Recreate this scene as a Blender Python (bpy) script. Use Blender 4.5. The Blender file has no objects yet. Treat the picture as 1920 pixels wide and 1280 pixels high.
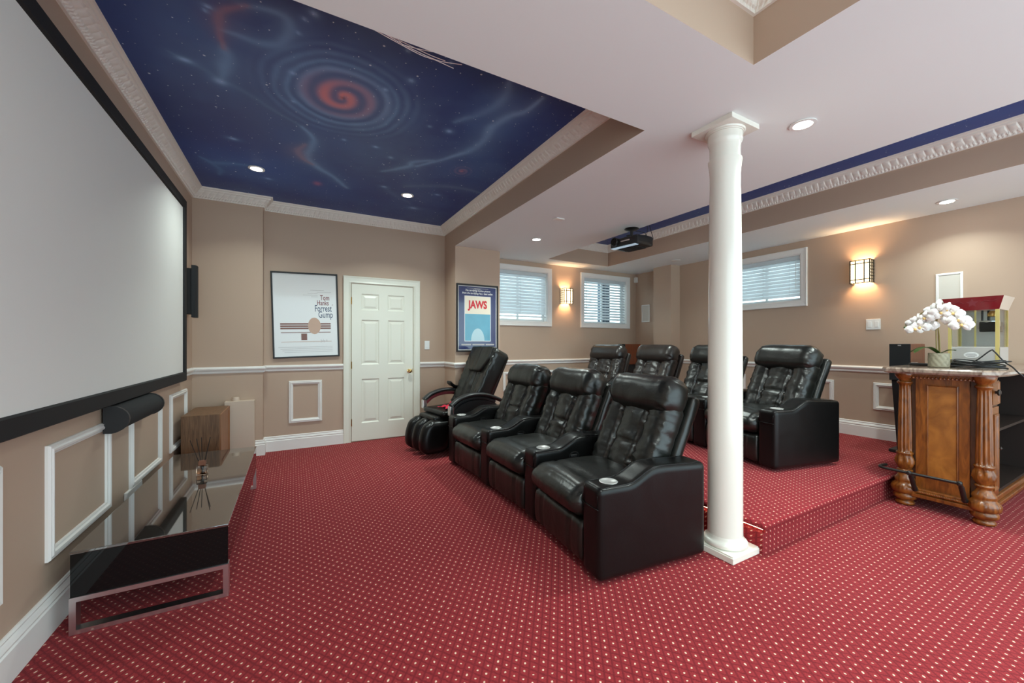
import bpy, bmesh, math, random
import numpy as np
from mathutils import Vector, Matrix, noise, Euler
R = math.radians; PI = math.pi
random.seed(7)
scn = bpy.context.scene
COL = scn.collection

# ------------------------------------------------------------------ camera, world, exposure
CAMZ = 1.247
cam = bpy.data.cameras.new('camera'); camo = bpy.data.objects.new('camera', cam); COL.objects.link(camo)
camo.location = (0, 0, CAMZ); camo.rotation_euler = (R(90), 0, R(-29.05))
cam.sensor_width = 36; cam.lens = 738/1920*36; cam.shift_y = 5/1920; cam.clip_start = .05
scn.camera = camo
w = bpy.data.worlds.new('sky'); scn.world = w; w.use_nodes = True
bg = w.node_tree.nodes['Background']; bg.inputs[0].default_value = (.72, .93, 1.0, 1); bg.inputs[1].default_value = 3.1
scn.view_settings.view_transform = 'Standard'; scn.view_settings.look = 'None'
scn.view_settings.exposure = 0.20; scn.view_settings.gamma = 1.0
scn.view_settings.use_curve_mapping = False
LAMP = 14.0          # watts of one recessed downlight
WARM = (.87, 1.0, .94)

# ------------------------------------------------------------------ room dimensions
XL, XR, YB, YF = -.93, 5.66, 5.37, -1.7
ZC, ZT, ZP = 2.56, 2.89, .20          # low ceiling, tray ceiling, platform
PX, PY = 2.42, 1.31                   # platform corner

# ------------------------------------------------------------------ materials
MATS = {}
def new_mat(name):
    m = bpy.data.materials.new(name); m.use_nodes = True
    nt = m.node_tree; return m, nt, nt.nodes['Principled BSDF'], nt.nodes, nt.links
def mat(name, col, rough=.5, metal=0, bump=0, bscale=200, var=0, vscale=3, spec=.5, coat=0, sheen=0, trans=0, emis=0, ecol=None, ior=1.45):
    m, nt, b, N, L = new_mat(name)
    b.inputs['Base Color'].default_value = (*col, 1)
    b.inputs['Roughness'].default_value = rough; b.inputs['Metallic'].default_value = metal
    b.inputs['Specular IOR Level'].default_value = spec; b.inputs['Coat Weight'].default_value = coat
    b.inputs['Coat Roughness'].default_value = .05; b.inputs['IOR'].default_value = ior
    b.inputs['Sheen Weight'].default_value = sheen; b.inputs['Transmission Weight'].default_value = trans
    if emis:
        b.inputs['Emission Color'].default_value = (*(ecol or col), 1); b.inputs['Emission Strength'].default_value = emis
    tc = N.new('ShaderNodeTexCoord')
    if bump:
        n = N.new('ShaderNodeTexNoise'); n.inputs['Scale'].default_value = bscale; n.inputs['Detail'].default_value = 3
        L.new(tc.outputs['Object'], n.inputs['Vector'])
        bp = N.new('ShaderNodeBump'); bp.inputs['Strength'].default_value = bump; bp.inputs['Distance'].default_value = .002
        L.new(n.outputs['Fac'], bp.inputs['Height']); L.new(bp.outputs['Normal'], b.inputs['Normal'])
    if var:
        n = N.new('ShaderNodeTexNoise'); n.inputs['Scale'].default_value = vscale; n.inputs['Detail'].default_value = 4
        L.new(tc.outputs['Object'], n.inputs['Vector'])
        mx = N.new('ShaderNodeMix'); mx.data_type = 'RGBA'
        mx.inputs['A'].default_value = (*[c*(1-var) for c in col], 1); mx.inputs['B'].default_value = (*[min(1, c*(1+var)) for c in col], 1)
        L.new(n.outputs['Fac'], mx.inputs['Factor']); L.new(mx.outputs['Result'], b.inputs['Base Color'])
    MATS[name] = m; return m

mat('wall', (.495, .362, .272), .55, bump=.08, bscale=350, var=.02, vscale=.7)
mat('ceiling_white', (.83, .875, .87), .8, bump=.05, bscale=200)
mat('trim_white', (.82, .80, .77), .35)
mat('column_paint', (.80, .78, .70), .22, coat=.3)
mat('crown', (.82, .78, .71), .5)
mat('door_paint', (.80, .80, .70), .32)
mat('screen_fabric', (.80, .80, .77), .75)
mat('black_velvet', (.010, .010, .011), .75, bump=.2, bscale=400)
mat('black_plastic', (.014, .014, .015), .42)
mat('black_metal', (.012, .011, .010), .35, spec=.6)
mat('gloss_black', (.006, .006, .006), .03, spec=.3)
mat('smoked_top', (.035, .030, .026), .02, spec=1.0, coat=1, ior=1.9)
mat('chrome', (.80, .80, .80), .10, 1)
mat('silver', (.72, .72, .72), .28, 1)
mat('silver_plate', (.70, .70, .68), .35, .6, var=.05)
mat('brass', (.75, .50, .18), .22, 1)
mat('gold_trim', (.80, .68, .26), .28, .55)
mat('red_enamel', (.19, .006, .012), .22, coat=.6)
mat('red_cloth', (.55, .02, .05), .9, bump=.4, bscale=500)
mat('maroon', (.22, .035, .045), .3)
mat('glass', (.9, .95, .95), .02, trans=1, ior=1.1)
mat('amber_glass', (.75, .48, .33), .03, trans=1, ior=1.3)
mat('bottle_glass', (.9, .88, .85), .02, trans=1, ior=1.3)
mat('cap_wood', (.20, .07, .035), .45)
mat('stick', (.02, .012, .01), .7)
mat('paper_white', (.74, .74, .73), .15, coat=.5)
mat('ink_black', (.02, .02, .03), .3, coat=.3)
mat('ink_navy', (.03, .04, .10), .2, coat=.5)
mat('ink_brown', (.20, .075, .05), .3)
mat('ink_tan', (.55, .36, .26), .3)
mat('ink_red', (.60, .02, .03), .25)
mat('ink_grey', (.45, .43, .43), .3)
mat('ink_maroon', (.22, .05, .05), .3)
mat('ink_cream', (.80, .72, .58), .25)
mat('ink_sea', (.10, .33, .45), .25, coat=.3, var=.15, vscale=8)
mat('ink_pale', (.45, .62, .68), .3)
mat('poster_navy', (.035, .045, .13), .18, coat=.5)
mat('white_plastic', (.80, .80, .78), .35)
mat('grille', (.62, .58, .52), .6)
mat('blind', (.80, .82, .83), .5)
m = MATS['blind']; nt = m.node_tree; tl = nt.nodes.new('ShaderNodeBsdfTranslucent'); tl.inputs[0].default_value = (.85, .87, .88, 1)
mx = nt.nodes.new('ShaderNodeMixShader'); mx.inputs[0].default_value = .50
nt.links.new(nt.nodes['Principled BSDF'].outputs[0], mx.inputs[1]); nt.links.new(tl.outputs[0], mx.inputs[2]); nt.links.new(mx.outputs[0], nt.nodes['Material Output'].inputs[0])
mat('lamp_glass', (1, .88, .68), .5, emis=2.4, ecol=(1, .74, .42))
mat('bulb', (1, 1, 1), .5, emis=40.0, ecol=(1, .97, .92))
mat('led', (1, .7, .45), .5, emis=9.0, ecol=(1, .66, .42))
mat('projector_glare', (.6, .75, .9), .1, emis=.3, ecol=(.6, .85, 1))  # faint self-glow standing in for bluish glare on the projector
mat('petal', (.86, .83, .80), .5, sheen=.3)
mat('petal_lip', (.80, .55, .22), .5)
mat('leaf', (.07, .14, .035), .35)
mat('stem', (.28, .22, .08), .5)
mat('ceramic', (.30, .27, .19), .6, var=.2, vscale=60)
mat('web', (.95, .95, .96), .3, spec=1)
mat('card_orange', (.65, .18, .05), .5)
mat('yard', (.35, .38, .40), .9)
mat('post_blue', (.05, .09, .14), .6)
mat('duct_beige', (.62, .50, .40), .6)
mat('speaker_cloth', (.012, .014, .016), .8, bump=.3, bscale=900)
mat('dark_void', (.015, .008, .006), .6)

def leather(name, col, r=.33, sp=.6, bd=.007):
    m, nt, b, N, L = new_mat(name)
    b.inputs['Base Color'].default_value = (*col, 1); b.inputs['Specular IOR Level'].default_value = sp
    tc = N.new('ShaderNodeTexCoord')
    n1 = N.new('ShaderNodeTexNoise'); n1.inputs['Scale'].default_value = 9; n1.inputs['Detail'].default_value = 4; n1.inputs['Distortion'].default_value = .6
    v = N.new('ShaderNodeTexVoronoi'); v.inputs['Scale'].default_value = 260
    L.new(tc.outputs['Object'], n1.inputs['Vector']); L.new(tc.outputs['Object'], v.inputs['Vector'])
    rr = N.new('ShaderNodeMapRange'); rr.inputs['To Min'].default_value = r-.07; rr.inputs['To Max'].default_value = r+.10
    L.new(n1.outputs['Fac'], rr.inputs['Value']); L.new(rr.outputs['Result'], b.inputs['Roughness'])
    b1 = N.new('ShaderNodeBump'); b1.inputs['Strength'].default_value = .5; b1.inputs['Distance'].default_value = bd
    b2 = N.new('ShaderNodeBump'); b2.inputs['Strength'].default_value = .15; b2.inputs['Distance'].default_value = .001
    L.new(n1.outputs['Fac'], b1.inputs['Height']); L.new(v.outputs['Distance'], b2.inputs['Height'])
    L.new(b1.outputs['Normal'], b2.inputs['Normal']); L.new(b2.outputs['Normal'], b.inputs['Normal'])
    MATS[name] = m
leather('leather', (.009, .0095, .008), .30, .55)
leather('leather_brown', (.020, .015, .013), .31)
leather('leather_smooth', (.0045, .0045, .0045), .31, .30, .002)

def wood(name, c1, c2, rough=.35, scale=(1, 12, 1), coat=.3):
    m, nt, b, N, L = new_mat(name)
    tc = N.new('ShaderNodeTexCoord'); mp = N.new('ShaderNodeMapping'); mp.inputs['Scale'].default_value = scale
    n = N.new('ShaderNodeTexNoise'); n.inputs['Scale'].default_value = 5; n.inputs['Detail'].default_value = 7; n.inputs['Distortion'].default_value = 1.2
    L.new(tc.outputs['Object'], mp.inputs['Vector']); L.new(mp.outputs['Vector'], n.inputs['Vector'])
    cr = N.new('ShaderNodeValToRGB'); cr.color_ramp.elements[0].position = .3; cr.color_ramp.elements[1].position = .72
    cr.color_ramp.elements[0].color = (*c1, 1); cr.color_ramp.elements[1].color = (*c2, 1)
    L.new(n.outputs['Fac'], cr.inputs['Fac']); L.new(cr.outputs['Color'], b.inputs['Base Color'])
    b.inputs['Roughness'].default_value = rough; b.inputs['Coat Weight'].default_value = coat; b.inputs['Coat Roughness'].default_value = .2
    MATS[name] = m
wood('walnut', (.10, .045, .018), (.24, .12, .055), .45, (14, 14, 1), 0)
wood('walnut_side', (.22, .09, .035), (.36, .17, .08), .45, (14, 14, 1), 0)
wood('bar_wood', (.10, .026, .003), (.31, .098, .014), .30, (6, 6, 1.2))
wood('bar_burl', (.20, .066, .010), (.42, .160, .028), .30, (1.6, 1.6, 1.2))
wood('bar_dark', (.05, .020, .008), (.11, .045, .018), .4, (8, 8, 1))
wood('speaker_wood', (.11, .022, .005), (.20, .045, .010), .35, (10, 10, 1))
wood('marble', (.12, .075, .055), (.42, .32, .25), .12, (2.0, 5.0, 2.0), .6)

def carpet():
    m, nt, b, N, L = new_mat('carpet')
    g = N.new('ShaderNodeNewGeometry'); sp = N.new('ShaderNodeSeparateXYZ'); L.new(g.outputs['Position'], sp.inputs[0])
    def mth(op, a, c=None, v=None):
        n = N.new('ShaderNodeMath'); n.operation = op
        for i, s in enumerate((a, c)):
            if s is None: continue
            if isinstance(s, (int, float)): n.inputs[i].default_value = s
            else: L.new(s, n.inputs[i])
        return n.outputs[0]
    X = mth('ADD', sp.outputs[0], mth('MULTIPLY', sp.outputs[2], .7)); Y = mth('ADD', sp.outputs[1], sp.outputs[2])
    wob = N.new('ShaderNodeTexNoise'); wob.inputs['Scale'].default_value = 60; L.new(g.outputs['Position'], wob.inputs['Vector'])
    wo = mth('MULTIPLY', mth('SUBTRACT', wob.outputs['Fac'], .5), .22)
    u = mth('ADD', mth('DIVIDE', X, .044), wo); v = mth('ADD', mth('DIVIDE', Y, .060), wo)
    def dot(o):
        fu = mth('SUBTRACT', mth('FRACT', mth('ADD', u, o)), .5); fv = mth('SUBTRACT', mth('FRACT', mth('ADD', v, o)), .5)
        du = mth('MULTIPLY', fu, .044); dv = mth('MULTIPLY', fv, .060)
        return mth('SQRT', mth('ADD', mth('MULTIPLY', du, du), mth('MULTIPLY', dv, dv)))
    d = mth('MINIMUM', dot(0), dot(.5))
    mr = N.new('ShaderNodeMapRange'); mr.inputs['From Min'].default_value = .0026; mr.inputs['From Max'].default_value = .0050
    mr.inputs['To Min'].default_value = 1; mr.inputs['To Max'].default_value = 0; L.new(d, mr.inputs['Value'])
    # dark diamond outlines between the dots
    a1 = mth('ABSOLUTE', mth('SUBTRACT', mth('FRACT', mth('ADD', u, v)), .5)); a2 = mth('ABSOLUTE', mth('SUBTRACT', mth('FRACT', mth('SUBTRACT', u, v)), .5))
    ln = mth('MINIMUM', a1, a2)
    ml = N.new('ShaderNodeMapRange'); ml.inputs['From Min'].default_value = .03; ml.inputs['From Max'].default_value = .17
    ml.inputs['To Min'].default_value = 1; ml.inputs['To Max'].default_value = 0; L.new(ln, ml.inputs['Value'])
    nz = N.new('ShaderNodeTexNoise'); nz.inputs['Scale'].default_value = 320; nz.inputs['Detail'].default_value = 2; L.new(g.outputs['Position'], nz.inputs['Vector'])
    nz2 = N.new('ShaderNodeTexNoise'); nz2.inputs['Scale'].default_value = 2.2; nz2.inputs['Detail'].default_value = 3; L.new(g.outputs['Position'], nz2.inputs['Vector'])
    def mix(f, A, B):
        x = N.new('ShaderNodeMix'); x.data_type = 'RGBA'
        if isinstance(f, float): x.inputs['Factor'].default_value = f
        else: L.new(f, x.inputs['Factor'])
        for k, s in (('A', A), ('B', B)):
            if isinstance(s, tuple): x.inputs[k].default_value = (*s, 1)
            else: L.new(s, x.inputs[k])
        return x.outputs['Result']
    base = mix(nz.outputs['Fac'], (.075, .004, .008), (.45, .042, .048))
    base = mix(mth('MULTIPLY', ml.outputs['Result'], .62), base, (.075, .004, .009))
    base = mix(mth('MULTIPLY', nz2.outputs['Fac'], .22), base, (.36, .04, .05))
    c = mix(mth('MULTIPLY', mr.outputs['Result'], .85), base, (.92, .66, .50))
    L.new(c, b.inputs['Base Color']); b.inputs['Roughness'].default_value = .95
    b.inputs['Sheen Weight'].default_value = .10; b.inputs['Sheen Roughness'].default_value = .4; b.inputs['Sheen Tint'].default_value = (1, .6, .6, 1)
    bp = N.new('ShaderNodeBump'); bp.inputs['Strength'].default_value = .6; bp.inputs['Distance'].default_value = .003
    L.new(nz.outputs['Fac'], bp.inputs['Height']); L.new(bp.outputs['Normal'], b.inputs['Normal'])
    b.inputs['Specular IOR Level'].default_value = .15
    MATS['carpet'] = m
carpet()

def mural_mat():
    m, nt, b, N, L = new_mat('mural')
    at = N.new('ShaderNodeAttribute'); at.attribute_name = 'paint'
    tc = N.new('ShaderNodeTexCoord')
    acc = at.outputs['Color']
    for sc, th, st in ((7, .035, .9), (13, .045, .6), (3.5, .030, .9)):
        v = N.new('ShaderNodeTexVoronoi'); v.voronoi_dimensions = '2D'; v.inputs['Scale'].default_value = sc; L.new(tc.outputs['Object'], v.inputs['Vector'])
        mr = N.new('ShaderNodeMapRange'); mr.inputs['From Min'].default_value = th*.35; mr.inputs['From Max'].default_value = th
        mr.inputs['To Min'].default_value = st; mr.inputs['To Max'].default_value = 0; L.new(v.outputs['Distance'], mr.inputs['Value'])
        sp = N.new('ShaderNodeSeparateColor'); L.new(v.outputs['Color'], sp.inputs[0])
        gt = N.new('ShaderNodeMath'); gt.operation = 'GREATER_THAN'; gt.inputs[1].default_value = .62; L.new(sp.outputs[0], gt.inputs[0])
        mu = N.new('ShaderNodeMath'); mu.operation = 'MULTIPLY'; L.new(mr.outputs['Result'], mu.inputs[0]); L.new(gt.outputs[0], mu.inputs[1])
        mx = N.new('ShaderNodeMix'); mx.data_type = 'RGBA'; L.new(mu.outputs[0], mx.inputs['Factor']); L.new(acc, mx.inputs['A']); mx.inputs['B'].default_value = (.75, .85, .95, 1)
        acc = mx.outputs['Result']
    L.new(acc, b.inputs['Base Color']); b.inputs['Roughness'].default_value = .45
    MATS['mural'] = m
mural_mat()

# ------------------------------------------------------------------ mesh helpers
ORG = {}
def tag(o, label=None, cat=None, group=None, kind=None):
    if label: o['label'] = label
    if cat: o['category'] = cat
    if group: o['group'] = group
    if kind: o['kind'] = kind
    return o
def empty(name, loc=(0, 0, 0), rot=0, label=None, cat=None, group=None, kind=None, parent=None, local=False):
    o = bpy.data.objects.new(name, None); COL.objects.link(o); o.location = loc; o.rotation_euler = (0, 0, rot)
    o.empty_display_size = .1
    if parent: o.parent = parent
    ORG[o.name] = Vector(loc) if not (rot or local) else Vector((0, 0, 0))
    return tag(o, label, cat, group, kind)
def obj(name, bm, m, parent=None, smooth=False, label=None, cat=None, group=None, kind=None, angle=40):
    """parent None: own origin at the base of its box. parent: verts are in the parent's frame (world for unrotated roots)."""
    bm.normal_update()
    if parent is None:
        xs = [v.co.x for v in bm.verts]; ys = [v.co.y for v in bm.verts]; zs = [v.co.z for v in bm.verts]
        off = Vector(((min(xs)+max(xs))/2, (min(ys)+max(ys))/2, min(zs)))
        loc = off
    else:
        off = ORG.get(parent.name, Vector((0, 0, 0))); loc = Vector((0, 0, 0))
    bmesh.ops.translate(bm, verts=bm.verts, vec=-off)
    me = bpy.data.meshes.new(name); bm.to_mesh(me); bm.free()
    for mm in (m if isinstance(m, (list, tuple)) else [m]): me.materials.append(MATS[mm])
    if smooth:
        for p in me.polygons: p.use_smooth = True
        if angle < 170:
            try: me.set_sharp_from_angle(angle=R(angle))
            except Exception: pass
    o = bpy.data.objects.new(name, me); COL.objects.link(o); o.location = loc
    if parent: o.parent = parent
    ORG[o.name] = off
    return tag(o, label, cat, group, kind)
def BM(): return bmesh.new()
def box(bm, x0, x1, y0, y1, z0, z1, bev=0, seg=2):
    vs = [bm.verts.new((x, y, z)) for x in (x0, x1) for y in (y0, y1) for z in (z0, z1)]
    fs = [(0, 1, 3, 2), (4, 6, 7, 5), (0, 4, 5, 1), (2, 3, 7, 6), (0, 2, 6, 4), (1, 5, 7, 3)]
    F = [bm.faces.new([vs[i] for i in f]) for f in fs]
    if bev:
        es = {e for f in F for e in f.edges}
        bmesh.ops.bevel(bm, geom=list(es), offset=bev, segments=seg, affect='EDGES', profile=.5)
    return bm
def lathe(bm, prof, c=(0, 0, 0), n=32, mod=None, axis='z'):
    rows = []
    for r, z in prof:
        row = []
        for i in range(n):
            a = 2*PI*i/n; rr = r if mod is None else mod(r, z, a)
            p = (rr*math.cos(a), rr*math.sin(a), z)
            if axis == 'x': p = (p[2], p[0], p[1])
            if axis == 'y': p = (p[1], p[2], p[0])
            row.append(bm.verts.new((c[0]+p[0], c[1]+p[1], c[2]+p[2])))
        rows.append(row)
    for a, b in zip(rows, rows[1:]):
        for i in range(n):
            j = (i+1) % n; bm.faces.new((a[i], a[j], b[j], b[i]))
    bm.faces.new(list(reversed(rows[0]))); bm.faces.new(rows[-1])
    return bm
def tube(bm, pts, r=.01, n=8, closed=False, flat=None):
    pts = [Vector(p) for p in pts]; m = len(pts); rows = []; up = Vector((0, 0, 1)); prevn = None
    for i, p in enumerate(pts):
        if closed: t = pts[(i+1) % m]-pts[i-1]
        else: t = pts[min(i+1, m-1)]-pts[max(i-1, 0)]
        t.normalize()
        if prevn is None:
            a = up if abs(t.dot(up)) < .95 else Vector((1, 0, 0)); nrm = (a-t*a.dot(t)).normalized()
        else: nrm = (prevn-t*prevn.dot(t)).normalized()
        prevn = nrm; bi = t.cross(nrm); rr = r[i] if isinstance(r, (list, tuple)) else r
        fx = flat or (1, 1)
        rows.append([bm.verts.new(p+nrm*math.cos(2*PI*k/n)*rr*fx[0]+bi*math.sin(2*PI*k/n)*rr*fx[1]) for k in range(n)])
    prs = list(zip(rows, rows[1:]))+([(rows[-1], rows[0])] if closed else [])
    for a, b in prs:
        for k in range(n): bm.faces.new((a[k], a[(k+1) % n], b[(k+1) % n], b[k]))
    if not closed: bm.faces.new(list(reversed(rows[0]))); bm.faces.new(rows[-1])
    bmesh.ops.recalc_face_normals(bm, faces=bm.faces)
    return bm
def spline(pts, k=8, closed=False):
    P = [Vector(p) for p in pts]; n = len(P); out = []
    rng = range(n) if closed else range(n-1)
    for i in rng:
        g = lambda j: P[j % n] if closed else P[max(0, min(n-1, j))]
        p0, p1, p2, p3 = g(i-1), g(i), g(i+1), g(i+2)
        for s in range(k):
            t = s/k
            out.append(.5*((2*p1)+(p2-p0)*t+(2*p0-5*p1+4*p2-p3)*t*t+(3*p1-p0-3*p2+p3)*t**3))
    if not closed: out.append(P[-1])
    return out
def rgrid(bm, c, h, r, n, fn=None):
    """rounded box with a surface grid; fn(p (local, unshifted), unit (-1..1 coords)) -> p"""
    nx, ny, nz = n; V = {}
    def ease(i, k):
        t = i/k*2-1; return .55*t+.45*math.sin(t*PI/2)
    def vert(i, j, k):
        key = (i, j, k)
        if key in V: return V[key]
        t = Vector((ease(i, nx), ease(j, ny), ease(k, nz))); p = Vector((t.x*h[0], t.y*h[1], t.z*h[2]))
        q = Vector([max(-(h[a]-r), min(h[a]-r, p[a])) for a in range(3)]); d = p-q
        if d.length > 1e-9: p = q+d.normalized()*r
        if fn: p = fn(p, t)
        V[key] = bm.verts.new(p+Vector(c)); return V[key]
    def quad(a, b, c_, d): bm.faces.new([vert(*x) for x in (a, b, c_, d)])
    for j in range(ny):
        for k in range(nz):
            quad((0, j, k), (0, j, k+1), (0, j+1, k+1), (0, j+1, k)); quad((nx, j, k), (nx, j+1, k), (nx, j+1, k+1), (nx, j, k+1))
    for i in range(nx):
        for k in range(nz):
            quad((i, 0, k), (i+1, 0, k), (i+1, 0, k+1), (i, 0, k+1)); quad((i, ny, k), (i, ny, k+1), (i+1, ny, k+1), (i+1, ny, k))
    for i in range(nx):
        for j in range(ny):
            quad((i, j, 0), (i, j+1, 0), (i+1, j+1, 0), (i+1, j, 0)); quad((i, j, nz), (i+1, j, nz), (i+1, j+1, nz), (i, j+1, nz))
    return bm
def sweep(bm, path, prof, closed=False, step=None, disp=None):
    """path of (x,y) with right-angle corners, interior on the right of travel; prof of (d,z)"""
    P = [Vector((x, y)) for x, y in path]; n = len(P)
    segs = [(P[i], P[(i+1) % n]) for i in range(n if closed else n-1)]
    nor = []
    for a, b in segs:
        d = (b-a).normalized(); nor.append(Vector((d.y, -d.x)))
    m = len(segs)
    for i, (a, b) in enumerate(segs):
        pn = nor[i-1] if (i > 0 or closed) else None; nn = nor[(i+1) % m] if (i < m-1 or closed) else None
        L_ = (b-a).length; k = max(1, int(L_/step)) if step else 1
        A = nor[i] + (pn if pn is not None and abs(pn.dot(nor[i])) < .5 else Vector((0, 0)))
        B = nor[i] + (nn if nn is not None and abs(nn.dot(nor[i])) < .5 else Vector((0, 0)))
        rows = []
        for s in range(k+1):
            t = s/k; row = []
            for q, (d, z) in enumerate(prof):
                dd, zz = (d, z)
                if disp and 0 < s < k: dd, zz = disp(s*L_/k, q, d, z)
                pa = a+A*dd; pb = b+B*dd; p = pa.lerp(pb, t); row.append(bm.verts.new((p.x, p.y, zz)))
            rows.append(row)
        for r0, r1 in zip(rows, rows[1:]):
            for q in range(len(prof)-1): bm.faces.new((r0[q], r0[q+1], r1[q+1], r1[q]))
        if not closed and i == 0: bm.faces.new(rows[0])
        if not closed and i == m-1: bm.faces.new(list(reversed(rows[-1])))
    bmesh.ops.remove_doubles(bm, verts=bm.verts, dist=1e-5)
    return bm
def frame2(bm, basis, s0, s1, t0, t1, prof):
    """mitred frame around rect; prof of (inset, proud); basis(s,t,o)->xyz"""
    rows = []
    for ins, o in prof:
        rows.append([bm.verts.new(basis(s, t, o)) for s, t in ((s0+ins, t0+ins), (s1-ins, t0+ins), (s1-ins, t1-ins), (s0+ins, t1-ins))])
    m = len(rows)
    for a in range(m):
        b = (a+1) % m
        for i in range(4):
            j = (i+1) % 4; bm.faces.new((rows[a][i], rows[a][j], rows[b][j], rows[b][i]))
    bmesh.ops.recalc_face_normals(bm, faces=bm.faces)
    return bm
def bY(y):   return lambda s, t, o: (s, y-o, t)          # wall facing -Y
def bXm(x):  return lambda s, t, o: (x-o, s, t)          # right wall, facing -X
def bXp(x):  return lambda s, t, o: (x+o, s, t)          # left wall, facing +X
def pbox(bm, basis, s0, s1, t0, t1, o0, o1, bev=0):
    pts = [basis(s, t, o) for s in (s0, s1) for t in (t0, t1) for o in (o0, o1)]
    return box(bm, min(p[0] for p in pts), max(p[0] for p in pts), min(p[1] for p in pts), max(p[1] for p in pts), min(p[2] for p in pts), max(p[2] for p in pts), bev)
def text_bm(body, size, basis, s, t, o, align='LEFT', bold=0, sx=1, shear=0, th=.0006):
    cu = bpy.data.curves.new('t', 'FONT'); cu.body = body; cu.size = size; cu.align_x = align; cu.offset = bold; cu.shear = shear; cu.resolution_u = 4
    to = bpy.data.objects.new('t', cu); COL.objects.link(to)
    me = bpy.data.meshes.new_from_object(to.evaluated_get(bpy.context.evaluated_depsgraph_get()))
    bm = BM(); bm.from_mesh(me)
    bpy.data.objects.remove(to); bpy.data.curves.remove(cu); bpy.data.meshes.remove(me)
    for v in bm.verts:
        x, y = v.co.x*sx, v.co.y
        v.co = Vector(basis(s+x, t+y, o))
    return bm
def ns(p, s, seed=0): return noise.noise(Vector((p[0]*s[0]+seed, p[1]*s[1]+seed*1.7, p[2]*s[2]-seed)))

# ================================================================== ROOM
b = BM(); box(b, XL-.1, XR+.1, YF-.1, YB+.1, -.1, 0)
obj('floor', b, 'carpet', kind='structure')
# walls with window openings
def wall_cells(bm, basis, s0, s1, t0, t1, holes, o0, o1):
    ss = sorted({s0, s1, *[h[0] for h in holes], *[h[1] for h in holes]}); ts = sorted({t0, t1, *[h[2] for h in holes], *[h[3] for h in holes]})
    for a, c in zip(ss, ss[1:]):
        for d, e in zip(ts, ts[1:]):
            mx, my = (a+c)/2, (d+e)/2
            if any(h[0] < mx < h[1] and h[2] < my < h[3] for h in holes): continue
            pbox(bm, basis, a, c, d, e, o0, o1)
    return bm
WIN = [('window_1', bY(YB), 2.566, 3.726, 1.535, 2.487), ('window_2', bY(YB), 4.331, 5.493, 1.535, 2.487), ('window_3', bXm(XR), 2.524, 3.62, 1.73, 2.469)]
CW = .082
hole = lambda w_: (w_[2]+CW, w_[3]-CW, w_[4]+CW, w_[5]-CW)
b = BM(); wall_cells(b, bY(YB), XL-.1, XR+.1, 0, 3.0, [hole(WIN[0]), hole(WIN[1])], -.14, 0)
box(b, XL, -.30, 5.24, YB, 0, 3.0); box(b, 1.887, 2.555, 4.957, YB, 0, ZC+.005)
obj('wall_back', b, 'wall', kind='structure')
b = BM(); wall_cells(b, bXm(XR), YF, YB, 0, 3.0, [hole(WIN[2])], -.14, 0); box(b, 5.44, XR, 4.40, 4.76, 0, 2.7)
obj('wall_right', b, 'wall', kind='structure')
b = BM(); box(b, XL-.1, XL, YF, YB, 0, 3.0); obj('wall_left', b, 'wall', kind='structure')
# low ceiling with three tray openings
TR = [(XL-.1, 1.887, 1.72, YB+.1), (3.43, 4.65, -1.3, 5.03), (-.6, 1.892, -1.3, 1.067)]
b = BM()
xs = sorted({XL-.1, XL, XR+.1, *[t[0] for t in TR], *[t[1] for t in TR]}); ys = sorted({YF-.1, YB+.1, *[t[2] for t in TR], *[t[3] for t in TR]})
solid = {}
for i in range(len(xs)-1):
    for j in range(len(ys)-1):
        mx, my = (xs[i]+xs[i+1])/2, (ys[j]+ys[j+1])/2
        solid[i, j] = not any(t[0] < mx < t[1] and t[2] < my < t[3] for t in TR)
for (i, j), s in solid.items():
    if not s: continue
    x0, x1, y0, y1 = xs[i], xs[i+1], ys[j], ys[j+1]
    q = [b.verts.new(p) for p in ((x0, y0, ZC), (x0, y1, ZC), (x1, y1, ZC), (x1, y0, ZC))]; b.faces.new(q).material_index = 0
    for di, dj, a, c in ((-1, 0, (x0, y0), (x0, y1)), (1, 0, (x1, y1), (x1, y0)), (0, -1, (x1, y0), (x0, y0)), (0, 1, (x0, y1), (x1, y1))):
        if solid.get((i+di, j+dj)) is False:
            q = [b.verts.new((*a, ZC)), b.verts.new((*c, ZC)), b.verts.new((*c, ZT)), b.verts.new((*a, ZT))]
            b.faces.new(q).material_index = 1
bmesh.ops.remove_doubles(b, verts=b.verts, dist=1e-5)
obj('ceiling', b, ['ceiling_white', 'wall'], kind='structure')
b = BM(); box(b, XL-.1, XR+.1, YF-.1, YB+.1, 2.93, 3.0); box(b, -.6, 1.892, -1.3, 1.067, ZT, 2.93)
obj('ceiling', b, 'ceiling_white', kind='structure')

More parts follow.
